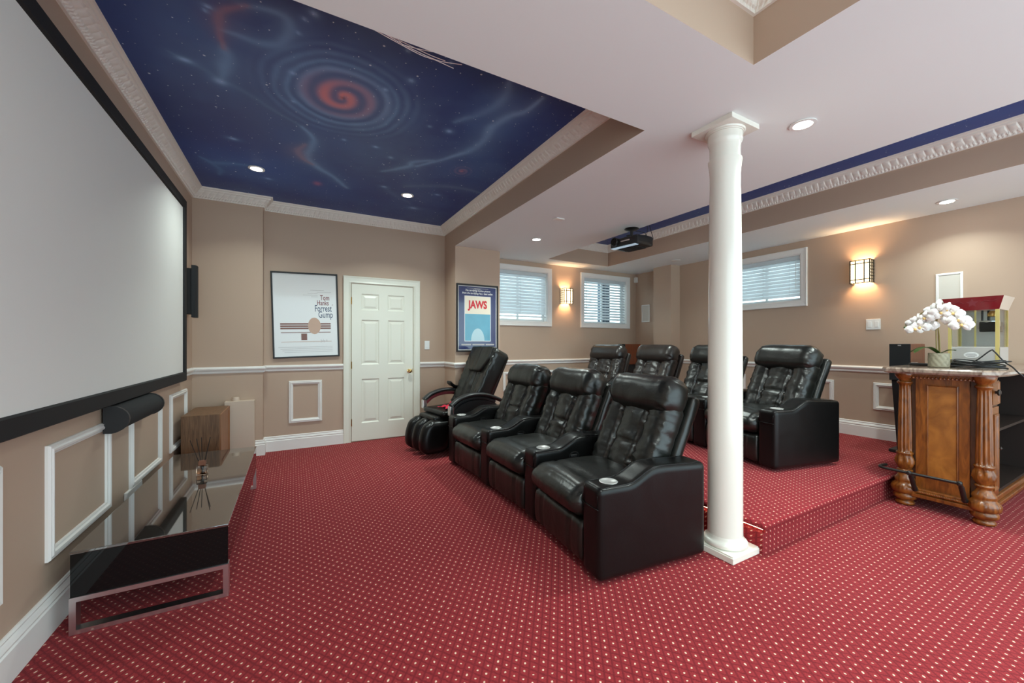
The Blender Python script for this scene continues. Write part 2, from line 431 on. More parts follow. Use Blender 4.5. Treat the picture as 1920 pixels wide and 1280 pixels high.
# painted sky murals: colour per vertex of the plaster panel
def paint_mural(name, x0, x1, y0, y1, step, full):
    nx, ny = int((x1-x0)/step), int((y1-y0)/step)
    X, Y = np.meshgrid(np.linspace(x0, x1, nx+1), np.linspace(y0, y1, ny+1), indexing='ij')
    rs = np.random.RandomState(4)
    def vnoise(sc, seed, oct=4):
        out = np.zeros_like(X); amp = 1; tot = 0; r_ = np.random.RandomState(seed)
        for o in range(oct):
            g = r_.rand(64, 64); fx = (X*sc+31) % 63; fy = (Y*sc+17) % 63; ix = fx.astype(int); iy = fy.astype(int)
            tx = fx-ix; ty = fy-iy; tx = tx*tx*(3-2*tx); ty = ty*ty*(3-2*ty); jx = (ix+1) % 64; jy = (iy+1) % 64
            out += amp*((g[ix, iy]*(1-tx)+g[jx, iy]*tx)*(1-ty)+(g[ix, jy]*(1-tx)+g[jx, jy]*tx)*ty); tot += amp; amp *= .5; sc *= 2.1
        return out/tot
    n1 = vnoise(1.1, 1); n2 = vnoise(2.6, 2); n3 = vnoise(5.5, 3)
    C = np.zeros(X.shape+(3,)); C[:] = (.012, .038, .17)
    def blend(mask, col): 
        mk = np.clip(mask, 0, 1)[..., None]; C[:] = C*(1-mk)+np.array(col)*mk
    if full:
        blend(.75*np.exp(-(((X+.15)/.62)**2+((Y-3.0)/.85)**2)), (.085, .115, .215))
        blend(.6*np.exp(-(((X-.55)/.5)**2+((Y-3.3)/.7)**2)), (.065, .105, .23))
        blend(.5*np.exp(-(((X-1.4)/.3)**2+((Y-3.1)/.8)**2)), (.02, .12, .30))
        blend(.5*np.exp(-(((X+.3)/.5)**2+((Y-4.4)/.4)**2)), (.02, .10, .32))
    blend(.65*np.clip((n1-.48)*3, 0, 1), (.045, .10, .27)); blend(.75*np.clip((.48-n1)*3, 0, 1), (.010, .024, .13))
    blend(.35*np.clip((n2-.5)*4, 0, 1), (.06, .12, .26))
    def stroke(pts, wd, col, a, soft=1.0):
        P = spline([(p[0], p[1], 0) for p in pts], 6); best = np.full(X.shape, 9.0); tt = np.zeros_like(X); n = len(P)-1
        wx = X+(n3-.5)*.035; wy = Y+(n2-.5)*.05
        for i in range(n):
            ax, ay = P[i].x, P[i].y; bx, by = P[i+1].x, P[i+1].y; dx, dy = bx-ax, by-ay; l2 = dx*dx+dy*dy+1e-9
            t = np.clip(((wx-ax)*dx+(wy-ay)*dy)/l2, 0, 1); d = np.hypot(wx-ax-t*dx, wy-ay-t*dy)
            mk = d < best; best[mk] = d[mk]; tt[mk] = (i+t[mk])/n
        ww = wd*(.35+.9*np.sin(np.clip(tt, .02, .98)*PI))
        blend(a*np.exp(-(best/ww)**2)*(.6+.7*n3), col)
        blend(a*.35*np.exp(-(best/(ww*3.2))**2), tuple(c*.8 for c in col))
    def glow(x, y, r, col, a, ex=1, ey=1): blend(a*np.exp(-(((X-x)/ex)**2+((Y-y)/ey)**2)/(r*r)), col)
    if full:
        pale = (.22, .35, .52)
        stroke([(-.223, 2.315), (-.117, 2.281), (-.038, 2.291), (-.017, 2.377), (-.067, 2.51), (-.168, 2.553), (-.273, 2.547), (-.33, 2.556)], .026, pale, .55)
        stroke([(-.332, 2.67), (-.328, 2.756), (-.352, 2.894), (-.383, 3.015)], .035, pale, .55)
        stroke([(-.20, 2.30), (-.298, 2.392), (-.328, 2.479), (-.338, 2.567), (-.332, 2.70)], .020, (.34, .16, .20), .7)
        stroke([(-.608, 2.869), (-.55, 2.908), (-.481, 2.95), (-.392, 3.02), (-.296, 3.078), (-.19, 3.161), (-.064, 3.269), (.06, 3.366)], .020, (.11, .18, .30), .6)
        stroke([(.06, 3.366), (.138, 3.535), (.102, 3.884), (.194, 4.07), (.348, 4.238), (.49, 4.462)], .030, pale, .7)
        stroke([(.08, 3.645), (.035, 3.791), (.07, 3.947), (.158, 4.04)], .025, (.32, .20, .26), .8)
        stroke([(-.706, 4.333), (-.63, 4.429), (-.468, 4.363), (-.32, 4.356)], .028, (.08, .18, .36), .8)
        stroke([(-.681, 4.364), (-.60, 4.55), (-.621, 4.72)], .022, (.08, .18, .36), .7)
        stroke([(.727, 3.877), (.93, 3.661), (.942, 3.556), (1.094, 3.425)], .025, pale, .6)
        stroke([(1.0, 3.62), (1.232, 3.256), (1.301, 3.109), (1.334, 2.89), (1.317, 2.66), (1.365, 2.49), (1.439, 2.382), (1.464, 2.202)], .035, pale, .7)
        stroke([(1.05, 2.75), (1.228, 2.414), (1.183, 2.15)], .035, pale, .4)
        stroke([(1.019, 4.12), (1.213, 4.012), (1.402, 3.907), (1.624, 3.881), (1.80, 3.903)], .035, (.11, .17, .29), .7)
        stroke([(.82, 4.24), (.95, 4.4), (1.2, 4.62)], .03, (.07, .12, .26), .6)
        # spiral galaxy
        dx, dy = X-.29, Y-2.845; rr = np.hypot(dx, dy)+1e-4; th = np.arctan2(dy, dx)
        rr2 = rr*(1+.22*(n2-.5))+.014*np.sin(th*2+1)
        A1 = .5+.5*np.cos(2*PI*rr2/.125-th+3.2); A2 = .5+.5*np.cos(2*PI*rr2/.075-th+1.0)
        blend(np.exp(-(rr/.38)**4)*.45, (.06, .12, .25))
        blend(.60*A2**1.5*np.exp(-((rr-.33)/.09)**2)*(.35+1.1*n3), (.20, .33, .50))
        blend(.45*A1*np.exp(-((rr-.27)/.09)**2)*(.5+n3), (.22, .33, .50))
        blend(.25*A2*np.exp(-((rr-.45)/.07)**2)*(.2+1.2*n3), (.16, .26, .42))
        blend(.85*(.12+.88*A1**1.4)*np.exp(-(rr/.235)**5), (.46, .22, .28))
        blend(.90*(.10+.90*A1**1.2)*np.exp(-(np.hypot(dx+.035, dy-.01)/.135)**3), (.85, .20, .17))
        blend(.9*np.exp(-(rr/.012)**2), (.25, .04, .04))
        for x, y, r, a, ex in ((-.55, 2.908, .035, .8, 1.7), (-.379, 2.43, .016, .8, 1), (-.365, 2.394, .018, .8, 1.5), (-.003, 2.732, .03, .5, 1), (.642, 2.451, .03, .55, 1),
                             (.356, 3.424, .02, .7, 1), (1.051, 2.893, .035, .9, 1), (.9, 2.9, .02, .5, 1), (.807, 2.184, .02, .5, 1), (.561, 2.21, .02, .5, 1), (-.422, 3.837, .03, .8, 1.5),
                             (-.218, 4.595, .03, .8, 1.3), (.60, 3.42, .02, .9, 1.4), (.827, 4.242, .03, .6, 1.5), (.024, 2.366, .02, .5, 1), (.09, 2.19, .03, .7, 1), (.05, 2.25, .02, .6, 1),
                             (1.385, 4.185, .03, .6, 1.5), (1.267, 4.736, .05, .6, 1.5), (.0, 3.05, .02, .6, 1), (.52, 2.62, .025, .6, 1), (.75, 3.55, .03, .5, 1), (-.4, 3.04, .06, .6, 1)):
            glow(x, y, r*.5, (.50, .64, .80), a, ex); glow(x, y, r*1.2, (.16, .28, .48), a*.5, ex)
        dx, dy = X-1.40, Y-3.50; rr = np.hypot(dx, dy*.8)+1e-4; th = np.arctan2(dy, dx)
        blend(.6*(.5+.5*np.cos(2*PI*rr/.045-th))*np.exp(-(rr/.07)**2), (.40, .22, .30))
        blend(.6*np.exp(-(rr/.02)**2), (.6, .15, .15))
        glow(.214, 4.489, .035, (.45, .12, .20), .8, 1, 1.5)
        for x, y in ((-.301, 4.376), (1.099, 4.352)): pass
    bm = BM(); V = [[bm.verts.new((X[i, j], Y[i, j], ZT)) for j in range(ny+1)] for i in range(nx+1)]
    for i in range(nx):
        for j in range(ny): bm.faces.new((V[i][j], V[i][j+1], V[i+1][j+1], V[i+1][j]))
    o = obj(name, bm, 'mural', kind='structure')
    at = o.data.color_attributes.new('paint', 'FLOAT_COLOR', 'POINT')
    buf = np.ones((C.shape[0]*C.shape[1], 4), dtype=np.float32); buf[:, :3] = C.reshape(-1, 3); buf[:, 0] *= .95; buf[:, 1] *= 1.15; buf[:, 2] *= 1.35; at.data.foreach_set('color', np.clip(buf, 0, 1).ravel())
    return o
paint_mural('ceiling_mural', XL, 1.887, 1.72, YB, .013, True)
paint_mural('ceiling_mural', 3.43, 4.65, -1.3, 5.03, .04, False)

# crown mouldings
CR = [(0, ZT-.105), (.014, ZT-.105), (.018, ZT-.092), (.028, ZT-.088), (.036, ZT-.072), (.046, ZT-.060), (.058, ZT-.048), (.066, ZT-.036), (.078, ZT-.030), (.082, ZT-.018), (.094, ZT-.014), (.10, ZT), (0, ZT)]
def cdisp(s, q, d, z):
    if 4 <= q <= 7:
        a = (s % .055)/.055; e = math.sin(a*PI)**.7 if a < .82 else -.3
        k = .0055*e*(1 if q in (5, 6) else .5); return d+k*.8, z-k*.8
    if q in (2, 3):
        k = .002*(1 if (s % .024) < .013 else -1); return d+k, z-k
    return d, z
def crown(name, path):
    bm = sweep(BM(), path, CR, True, .0065, cdisp); obj(name, bm, 'crown', kind='structure')
crown('trim_1', [(XL, 1.72), (XL, 5.24), (-.30, 5.24), (-.30, YB), (1.887, YB), (1.887, 1.72)])
crown('trim_2', [(3.43, -1.3), (3.43, 5.03), (4.65, 5.03), (4.65, -1.3)])
crown('trim_3', [(-.6, -1.3), (-.6, 1.067), (1.892, 1.067), (1.892, -1.3)])
# baseboards
def bprof(z): return [(0, z), (.022, z), (.022, z+.118), (.016, z+.124), (.020, z+.135), (.014, z+.148), (.009, z+.156), (.012, z+.164), (.006, z+.172), (0, z+.172)]
obj('baseboard_left', sweep(BM(), [(XL, YF), (XL, 5.24), (-.30, 5.24), (-.30, YB), (.549, YB)], bprof(0)), 'trim_white', kind='structure')
obj('baseboard_back', sweep(BM(), [(1.524, YB), (1.887, YB), (1.887, 4.957), (PX, 4.957)], bprof(0)), 'trim_white', kind='structure')
obj('baseboard_right', sweep(BM(), [(PX, 4.957), (2.555, 4.957), (2.555, YB), (XR, YB), (XR, 4.76), (5.44, 4.76), (5.44, 4.40), (XR, 4.40), (XR, PY+.02)], bprof(ZP)), 'trim_white', kind='structure')
# chair rail
RP = [(0, .930), (.010, .930), (.014, .940), (.012, .952), (.022, .962), (.030, .975), (.030, .986), (.020, .992), (.012, 1.0), (0, 1.0)]
obj('trim_4', sweep(BM(), [(XL, YF), (XL, 5.24), (-.30, 5.24), (-.30, YB), (.549, YB)], RP), 'trim_white', kind='structure')
obj('trim_5', sweep(BM(), [(1.524, YB), (1.887, YB), (1.887, 4.957), (2.555, 4.957), (2.555, YB), (XR, YB), (XR, 4.76), (5.44, 4.76), (5.44, 4.40), (XR, 4.40), (XR, YF)], RP), 'trim_white', kind='structure')
# picture-frame wall panels
FP = [(0, 0), (0, .010), (.006, .018), (.014, .016), (.020, .022), (.030, .020), (.036, .012), (.044, .010), (.046, 0)]
k = 6
for bs, s0, s1, t0, t1 in [(bXp(XL), .505, 1.165, .31, .81), (bXp(XL), 1.47, 2.13, .31, .81), (bXp(XL), 2.442, 3.10, .31, .81), (bXp(XL), 3.424, 4.10, .31, .81), (bXp(XL), 4.37, 4.95, .31, .81),
                           (bY(YB), -.048, .308, .31, .81), (bY(YB), 2.82, 4.36, .52, .82), (bXm(XR), 1.22, 1.88, .52, .82), (bXm(XR), 2.247, 2.95, .52, .82), (bXm(XR), 3.3, 4.0, .52, .82)]:
    obj('trim_%d' % k, frame2(BM(), bs, s0, s1, t0, t1, FP), 'trim_white', kind='structure'); k += 1

# platform: carpeted riser with a rounded nosing over an LED recess
b = BM(); box(b, PX+.03, XR, PY+.03, YB, 0, ZP-.045); obj('platform', b, 'carpet', kind='structure')
b = BM(); box(b, PX-.03, XR, PY-.03, YB, ZP-.038, ZP, .018, 4); obj('platform', b, 'carpet', kind='structure', smooth=True)
b = BM(); box(b, PX+.004, PX+.03, PY+.004, YB, 0, ZP-.075); box(b, PX+.03, XR, PY+.004, PY+.03, 0, ZP-.045); obj('platform', b, 'carpet', kind='structure')
led = empty('light_strip', (PX, PY+.03, ZP-.046), 0, 'thin glowing warm light strip under the carpeted platform edge beside the column', 'strip light')
b = BM(); box(b, PX-.004, PX+.003, PY+.0, 4.9, ZP-.046, ZP-.0395); obj('glowing_strip', b, 'led', led)

# windows
for wi, (nm, bs, s0, s1, t0, t1) in enumerate(WIN):
    root = empty(nm, bs((s0+s1)/2, t0, 0), kind='structure')
    obj('casing', frame2(BM(), bs, s0, s1, t0, t1, [(0, 0), (0, .020), (.008, .026), (.022, .022), (.05, .018), (.068, .018), (.076, .012), (CW, .012), (CW, -.01), (.03, -.001)]), 'trim_white', root)
    a0, a1, c0, c1 = s0+CW, s1-CW, t0+CW, t1-CW
    b = frame2(BM(), bs, a0-.002, a1+.002, c0-.002, c1+.002, [(0, 0), (0.004, 0), (.004, -.135), (0, -.135)]); obj('reveal', b, 'trim_white', root)
    b = frame2(BM(), bs, a0, a1, c0, c1, [(.002, -.10), (.035, -.10), (.035, -.135), (.002, -.135)]); pbox(b, bs, (a0+a1)/2-.015, (a0+a1)/2+.015, c0+.03, c1-.03, -.13, -.105)
    obj('window_frame', b, 'white_plastic', root)
    b = BM(); pbox(b, bs, a0+.03, a1-.03, c0+.03, c1-.03, -.124, -.118); obj('pane', b, 'glass', root)
    lab = ['white slatted blind in the left basement window beside the blue film poster', 'white slatted blind in the window right of the small wall light, dark gap between slats',
           'white slatted blind in the window on the right wall behind the column'][wi]
    bl = empty('window_blind', bs((s0+s1)/2, c0, -.04), 0, lab, 'blind', 'venetian blinds in the basement windows')
    m0, m1 = a0+.008, a1-.008
    b = BM(); pbox(b, bs, m0, m1, c1-.055, c1-.004, -.075, -.008, .004); obj('head_rail', b, 'blind', bl)
    top = c1-.075; botm = c0+(.085 if wi == 0 else .03); n = int((top-botm)/.046); tilt = R([68, 42, 66][wi])
    for q in range(n):
        z = top-q*(top-botm)/n; b = BM(); ca, sa = math.cos(tilt)*.025, math.sin(tilt)*.025
        pr = [(-.042-ca, z+sa), (-.042, z+.003), (-.042+ca, z-sa), (-.042+ca, z-sa-.003), (-.042, z), (-.042-ca, z+sa-.003)]
        va = [b.verts.new(bs(m0, zz, oo)) for oo, zz in pr]; vb = [b.verts.new(bs(m1, zz, oo)) for oo, zz in pr]
        for i in range(6): b.faces.new((va[i], va[(i+1) % 6], vb[(i+1) % 6], vb[i]))
        b.faces.new(va); b.faces.new(vb); bmesh.ops.recalc_face_normals(b, faces=b.faces)
        obj('slat', b, 'blind', bl)
    b = BM(); pbox(b, bs, m0, m1, botm-.022, botm-.002, -.066, -.018, .003); obj('bottom_rail', b, 'blind', bl)
    for fr in (.14, .5, .86):
        b = BM(); s = m0+(m1-m0)*fr; pbox(b, bs, s-.0015, s+.0015, botm, top+.01, -.0165, -.0145); obj('ladder_cord', b, 'blind', bl)
    b = BM(); s = m0+.05; tube(b, [bs(s, top, -.008), bs(s, botm+.12, -.008)], .004, 6); obj('tilt_wand', b, 'white_plastic', bl)
b = BM(); box(b, XL-.1, XR+3, YB+.15, YB+3, 1.15, 1.25); box(b, XR+.15, XR+3, 0, YB+.15, 1.15, 1.25); obj('ground', b, 'yard', kind='structure')
b = BM(); box(b, 5.14, 5.36, 5.75, 5.85, 1.25, 2.9)
for q in range(4): box(b, 5.14+q*.06, 5.165+q*.06, 5.735, 5.75, 1.25, 2.9)
obj('outdoor_post', b, 'post_blue', label='dark ribbed post outside, seen between the blind slats of the far window', cat='post')

# ------------------------------------------------------------------ door
d = empty('door_1', (1.037, YB, 0), kind='structure')
bs = bY(YB)
b = BM()
cas = [(.549, 0), (.549, .022), (.556, .028), (.575, .022), (.612, .020), (.630, .026), (.641, .012), (.641, 0)]
def ubar(b, prof, xa, xb, z):   # casing around the door opening, mirrored legs and a mitred head
    outer = prof[0][0]
    rows = []
    for x, o in prof:
        i = x-outer; rows.append([b.verts.new(p) for p in (bs(xa+i, 0, o), bs(xa+i, z-i, o), bs(xb-i, z-i, o), bs(xb-i, 0, o))])
    for r0, r1 in zip(rows, rows[1:]):
        for i in range(3): b.faces.new((r0[i], r0[i+1], r1[i+1], r1[i]))
    bmesh.ops.recalc_face_normals(b, faces=b.faces)
ubar(b, cas, .549, 1.524, 2.112); obj('casing', b, 'door_paint', d)
b = BM(); D0, D1, DT = .648, 1.426, 2.015
ss = [D0, D0+.115, D0+.335, D0+.445, D0+.665, D1]; ts = [.012, .235, .80, .985, 1.56, 1.685, 1.895, DT]
pan = [(i, j) for i in (1, 3) for j in (1, 3, 5)]
for i in range(5):
    for j in range(7):
        if (i, j) in pan: continue
        pbox(b, bs, ss[i], ss[i+1], ts[j], ts[j+1], .001, .012)
bmesh.ops.remove_doubles(b, verts=b.verts, dist=1e-5)
obj('door_leaf', b, 'door_paint', d)
for i, j in pan:
    b = BM(); a0, a1, c0, c1 = ss[i], ss[i+1], ts[j], ts[j+1]
    rows = []
    for ins, o in ((0, .012), (.012, .003), (.026, .003), (.050, .010)):
        rows.append([b.verts.new(bs(s, t, o)) for s, t in ((a0+ins, c0+ins), (a1-ins, c0+ins), (a1-ins, c1-ins), (a0+ins, c1-ins))])
    for r0, r1 in zip(rows, rows[1:]):
        for q in range(4): b.faces.new((r0[q], r0[(q+1) % 4], r1[(q+1) % 4], r1[q]))
    b.faces.new(rows[-1]); bmesh.ops.recalc_face_normals(b, faces=b.faces)
    if b.faces[:][-1].normal.y > 0: bmesh.ops.reverse_faces(b, faces=b.faces)
    obj('door_panel', b, 'door_paint', d)
b = BM(); lathe(b, [(.026, 0), (.026, -.006), (.010, -.010), (.010, -.028), (.022, -.036), (.028, -.048), (.026, -.060), (.014, -.068), (.001, -.069)], (1.375, YB-.012, .885), 20, axis='y')
bmesh.ops.recalc_face_normals(b, faces=b.faces); obj('door_knob', b, 'brass', d, True, label='round brass knob')
for z in (.25, .98, 1.80):
    b = BM(); lathe(b, [(.006, z-.045), (.006, z+.045)], (.645, YB-.018, 0), 8); obj('hinge', b, 'brass', d)
b = BM(); pbox(b, bs, 1.422, 1.426, .855, .915, .012, .016); obj('strike_plate', b, 'brass', d)

# ------------------------------------------------------------------ column
cc = (2.297, 1.465)
c = empty('column', (*cc, 0), 0, 'round white painted column standing between the recliners and the bar', 'column')
b = BM(); box(b, cc[0]-.132, cc[0]+.132, cc[1]-.132, cc[1]+.132, 0, .035, .003); box(b, cc[0]-.126, cc[0]+.126, cc[1]-.126, cc[1]+.126, .035, .042); obj('plinth', b, 'column_paint', c)
b = BM(); pr = [(.122, .042)]+[(.108+.014*math.cos(a), .060+.018*math.sin(a)) for a in [R(x) for x in range(-80, 81, 20)]]+[(.104, .082), (.100, .092), (.0965, .105)]
lathe(b, pr, (*cc, 0), 48); obj('column_base', b, 'column_paint', c, True)
b = BM(); pr = [(.0965, .1), (.0960, .3), (.0955, .8), (.094, 1.2), (.0905, 1.7), (.086, 2.10), (.0835, 2.20)]
lathe(b, pr, (*cc, 0), 48); obj('shaft', b, 'column_paint', c, True)
b = BM(); pr = [(.0835, 2.20), (.0865, 2.235), (.092, 2.26), (.095, 2.268), (.095, 2.276), (.084, 2.279), (.083, 2.30), (.083, 2.385), (.086, 2.41), (.094, 2.425), (.095, 2.44), (.095, 2.475), (.100, 2.479), (.104, 2.487), (.104, 2.495), (.108, 2.50), (.116, 2.512), (.118, 2.524), (.116, 2.53)]
pr = [(.0835, 2.20), (.0840, 2.27), (.0860, 2.30), (.0905, 2.335), (.0935, 2.352), (.0935, 2.362), (.0855, 2.364), (.0850, 2.375), (.0850, 2.43), (.0865, 2.450), (.0915, 2.462), (.0950, 2.470), (.0955, 2.474), (.0955, 2.512), (.1000, 2.513), (.1010, 2.519), (.1060, 2.520), (.1090, 2.524), (.1100, 2.53)]
lathe(b, pr, (*cc, 0), 48); obj('capital', b, 'column_paint', c, True, angle=28)
b = BM(); box(b, cc[0]-.135, cc[0]+.135, cc[1]-.128, cc[1]+.132, 2.53, ZC, .002); obj('abacus', b, 'column_paint', c)

# ------------------------------------------------------------------ projection screen
s = empty('projection_screen', (XL, 3.245, .91), 0, 'large wide white projection screen in a black velvet frame on left wall', 'screen')
bs = bXp(XL+.006)
obj('frame', frame2(BM(), bs, 1.748, 4.737, .905, 2.595, [(0, .0), (0, .038), (.006, .046), (.078, .046), (.086, .030), (.086, .0)]), 'black_velvet', s)
b = BM(); pbox(b, bs, 1.83, 4.655, .985, 2.515, .001, .032); obj('screen_surface', b, 'screen_fabric', s)
# speakers on the screen wall
t = empty('wall_speaker', (XL, 4.93, 1.51), 0, 'slim black upright speaker on the wall at the far edge of the screen', 'speaker')
b = BM(); box(b, XL+.01, XL+.06, 4.88, 4.98, 1.54, 1.99, .006); obj('speaker_body', b, 'black_plastic', t)
b = BM()
pts = [(.06, 4.868), (.088, 4.875), (.100, 4.90), (.100, 4.96), (.088, 4.985), (.06, 4.992)]
lo = [b.verts.new((XL+x, y, 1.51)) for x, y in pts]; hi = [b.verts.new((XL+x, y, 2.02)) for x, y in pts]
for i in range(6): b.faces.new((lo[i], lo[(i+1) % 6], hi[(i+1) % 6], hi[i]))
b.faces.new(lo); b.faces.new(hi); bmesh.ops.recalc_face_normals(b, faces=b.faces); obj('grille', b, 'speaker_cloth', t)
t = empty('centre_speaker', (XL, 3.34, .765), 0, 'black half-round centre speaker mounted lengthwise below the screen', 'speaker')
Y0, Y1 = 2.99, 3.69
def dprof(r): 
    L_ = [(0, -r*.95)]+[(r*1.15*math.cos(a)+.02, r*math.sin(a)) for a in [R(x) for x in range(-80, 81, 16)]]+[(0, r*.95)]
    return L_
b = BM()
for ya, yb, r in ((Y0, Y0+.02, .078), (Y1-.02, Y1, .078)):
    A = [b.verts.new((XL+.012+x, ya, .826+z)) for x, z in dprof(r)]; B = [b.verts.new((XL+.012+x, yb, .826+z)) for x, z in dprof(r)]
    m_ = len(A)
    for i in range(m_): b.faces.new((A[i], A[(i+1) % m_], B[(i+1) % m_], B[i]))
    b.faces.new(A); b.faces.new(B)
    bmesh.ops.recalc_face_normals(b, faces=b.faces); obj('end_cap', b, 'black_plastic', t); b = BM()
b = BM(); A = [b.verts.new((XL+.012+x, Y0+.02, .826+z)) for x, z in dprof(.074)]; B = [b.verts.new((XL+.012+x, Y1-.02, .826+z)) for x, z in dprof(.074)]
m_ = len(A)
for i in range(m_): b.faces.new((A[i], A[(i+1) % m_], B[(i+1) % m_], B[i]))
bmesh.ops.recalc_face_normals(b, faces=b.faces); obj('grille', b, 'speaker_cloth', t, True)
b = BM(); box(b, XL+.098, XL+.108, 3.32, 3.345, .836, .844); obj('badge', b, 'silver', t)

# ------------------------------------------------------------------ low glass media table
t = empty('media_table', (-.56, 3.24, 0), 0, 'low glossy black media table with mirror chrome sled legs against the left wall', 'table')
b = BM(); box(b, -.838, -.281, 2.388, 4.085, .345, .357, .002); obj('glass_top', b, 'smoked_top', t)
b = BM(); box(b, -.836, -.283, 2.392, 4.082, .160, .344); obj('cabinet_body', b, 'gloss_black', t)
for y0 in (2.385, 4.04):
    b = BM(); y1 = y0+.045
    box(b, -.838, -.281, y0, y1, .140, .160); box(b, -.838, -.281, y0, y1, 0.001, .020); box(b, -.838, -.816, y0, y1, .020, .140); box(b, -.303, -.281, y0, y1, .020, .140)
    obj('sled_leg', b, 'silver', t)
b = BM(); box(b, -.80, -.32, 2.46, 4.0, .150, .1595); obj('underside_panel', b, 'gloss_black', t)
# reed diffuser
t = empty('reed_diffuser', (-.545, 3.385, .357), 0, 'small glass reed diffuser bottle with brown cap and dark sticks on black table', 'diffuser')
c_ = (-.545, 3.385)
b = BM(); box(b, c_[0]-.030, c_[0]+.030, c_[1]-.030, c_[1]+.030, .358, .420, .007); obj('bottle', b, 'bottle_glass', t, True)
b = BM(); box(b, c_[0]-.025, c_[0]+.025, c_[1]-.025, c_[1]+.025, .363, .395, .005); obj('oil', b, 'amber_glass', t, True)
b = BM(); box(b, c_[0]-.020, c_[0]+.020, c_[1]-.020, c_[1]+.020, .421, .452, .003); obj('cap', b, 'cap_wood', t)
for dx, dy, ex, ey in ((-.008, 0, -.05, -.02), (-.003, .006, -.030, .02), (.008, 0, .035, -.03), (.006, -.005, .030, .04), (0, .006, -.012, .045)):
    b = BM(); tube(b, [(c_[0]+dx-ex*.25, c_[1]+dy-ey*.25, .366), (c_[0]+dx+ex*1.1, c_[1]+dy+ey, .60)], .0022, 6); obj('reed', b, 'stick', t)
# subwoofer cube and duct box
t = empty('subwoofer', (-.73, 4.8, 0), 0, 'walnut veneer speaker cabinet standing at the far end of the black table', 'speaker')
b = BM(); box(b, -.878, -.598, 4.5, 5.09, .0, .60, .004); obj('cabinet', b, 'walnut', t)
b = BM(); frame2(b, bXp(-.598), 4.505, 5.085, .01, .595, [(0, 0), (0, .012), (.03, .012), (.04, .001)]); obj('front_frame', b, 'walnut_side', t)
b = BM(); box(b, -.598, -.594, 4.54, 5.05, .04, .56); obj('front_panel', b, 'walnut_side', t)
t = empty('boxed_duct', (-.50, 5.17, 0), 0, 'wall-coloured boxed cover with small round cap beside the walnut cabinet', 'cover')
b = BM(); box(b, -.640, -.372, 5.13, 5.238, 0, .632, .003); obj('cover_box', b, 'duct_beige', t)
b = BM(); lathe(b, [(.034, .632), (.034, .668), (.031, .673)], (-.545, 5.18, 0), 20); obj('round_cap', b, 'duct_beige', t, True)
b = BM(); box(b, XL+.001, XL+.018, 3.335, 3.62, .262, .312, .004)
obj('cable_cover', b, 'trim_white', label='short white plastic cable cover low on the left wall behind table', cat='cable cover')

# ------------------------------------------------------------------ posters
def tilted(cx, cz, ang, basis):
    ca, sa = math.cos(ang), math.sin(ang)
    return lambda s, t, o: basis(cx+s*ca-t*sa, cz+s*sa+t*ca, o)
gp = empty('film_poster', (.136, YB, 1.09), 0, 'slightly crooked white film poster in thin dark frame left of the door', 'poster')
bs = tilted(.136, 1.597, R(1.6), bY(YB)); W, Hh = .357, .51
obj('frame', frame2(BM(), bs, -W, W, -Hh, Hh, [(0, .002), (0, .024), (.004, .027), (.016, .027), (.018, .014), (.018, .002)]), 'black_plastic', gp)
def poly(bm, basis, pts, o, th=.0006):
    a = [bm.verts.new(basis(s_, t_, o)) for s_, t_ in pts]; c2 = [bm.verts.new(basis(s_, t_, o-th)) for s_, t_ in pts]; n = len(a)
    bm.faces.new(a); bm.faces.new(c2)
    for i in range(n): bm.faces.new((a[i], a[(i+1) % n], c2[(i+1) % n], c2[i]))
    bmesh.ops.recalc_face_normals(bm, faces=bm.faces); return bm
def rect(bm, basis, s0, s1, t0, t1, o, th=.0006): return poly(bm, basis, [(s0, t0), (s1, t0), (s1, t1), (s0, t1)], o, th)
b = rect(BM(), bs, -W+.016, W-.016, -Hh+.016, Hh-.016, .014, .010); obj('print', b, 'paper_white', gp)
b = text_bm('Tom', .088, bs, .155, .185, .0150, sx=.62, bold=.001)
obj('lettering', b, 'ink_maroon', gp)
obj('lettering', text_bm('Hanks', .088, bs, .118, .122, .0150, sx=.60, bold=.001), 'ink_maroon', gp)
obj('lettering', text_bm('is', .026, bs, .285, .122, .0150, sx=.8), 'ink_maroon', gp)
obj('lettering', text_bm('Forrest', .112, bs, .092, .046, .0150, sx=.56, bold=.001), 'ink_navy', gp)
obj('lettering', text_bm('Gump', .112, bs, .130, -.030, .0150, sx=.58, bold=.001), 'ink_navy', gp)
obj('lettering', text_bm('July 6', .046, bs, .150, -.325, .0150, sx=.75), 'ink_grey', gp)
b = BM()
for s0, s1, t_ in ((.05, .20, .300), (.12, .28, .278), (.02, .13, .262), (-.03, .13, .240), (.06, .13, .222)): rect(b, bs, s0, s1, t_, t_+.004, .0146)
for q in range(4): rect(b, bs, -.30+.02*q, .28, -.385-.020*q, -.381-.020*q, .0146)
obj('small_print', b, 'ink_grey', gp, kind='stuff')
# plain stand-in artwork: horizontal brown bands with a rounded tan block and a small case
b = BM()
for t_ in (-.115, -.142, -.169): rect(b, bs, -.275, .265, t_, t_+.019, .0146)
rect(b, bs, -.270, .262, -.212, -.204, .0146); rect(b, bs, -.060, .002, -.300, -.222, .0146)
obj('artwork', b, 'ink_brown', gp)
b = BM()
rect(b, bs, -.27, .27, -.322, -.317, .0148)
poly(b, bs, [(.085+.070*math.cos(a)*1.0, -.13+.100*math.sin(a)) for a in [2*PI*i/24 for i in range(24)]], .0156)
obj('artwork', b, 'ink_tan', gp)

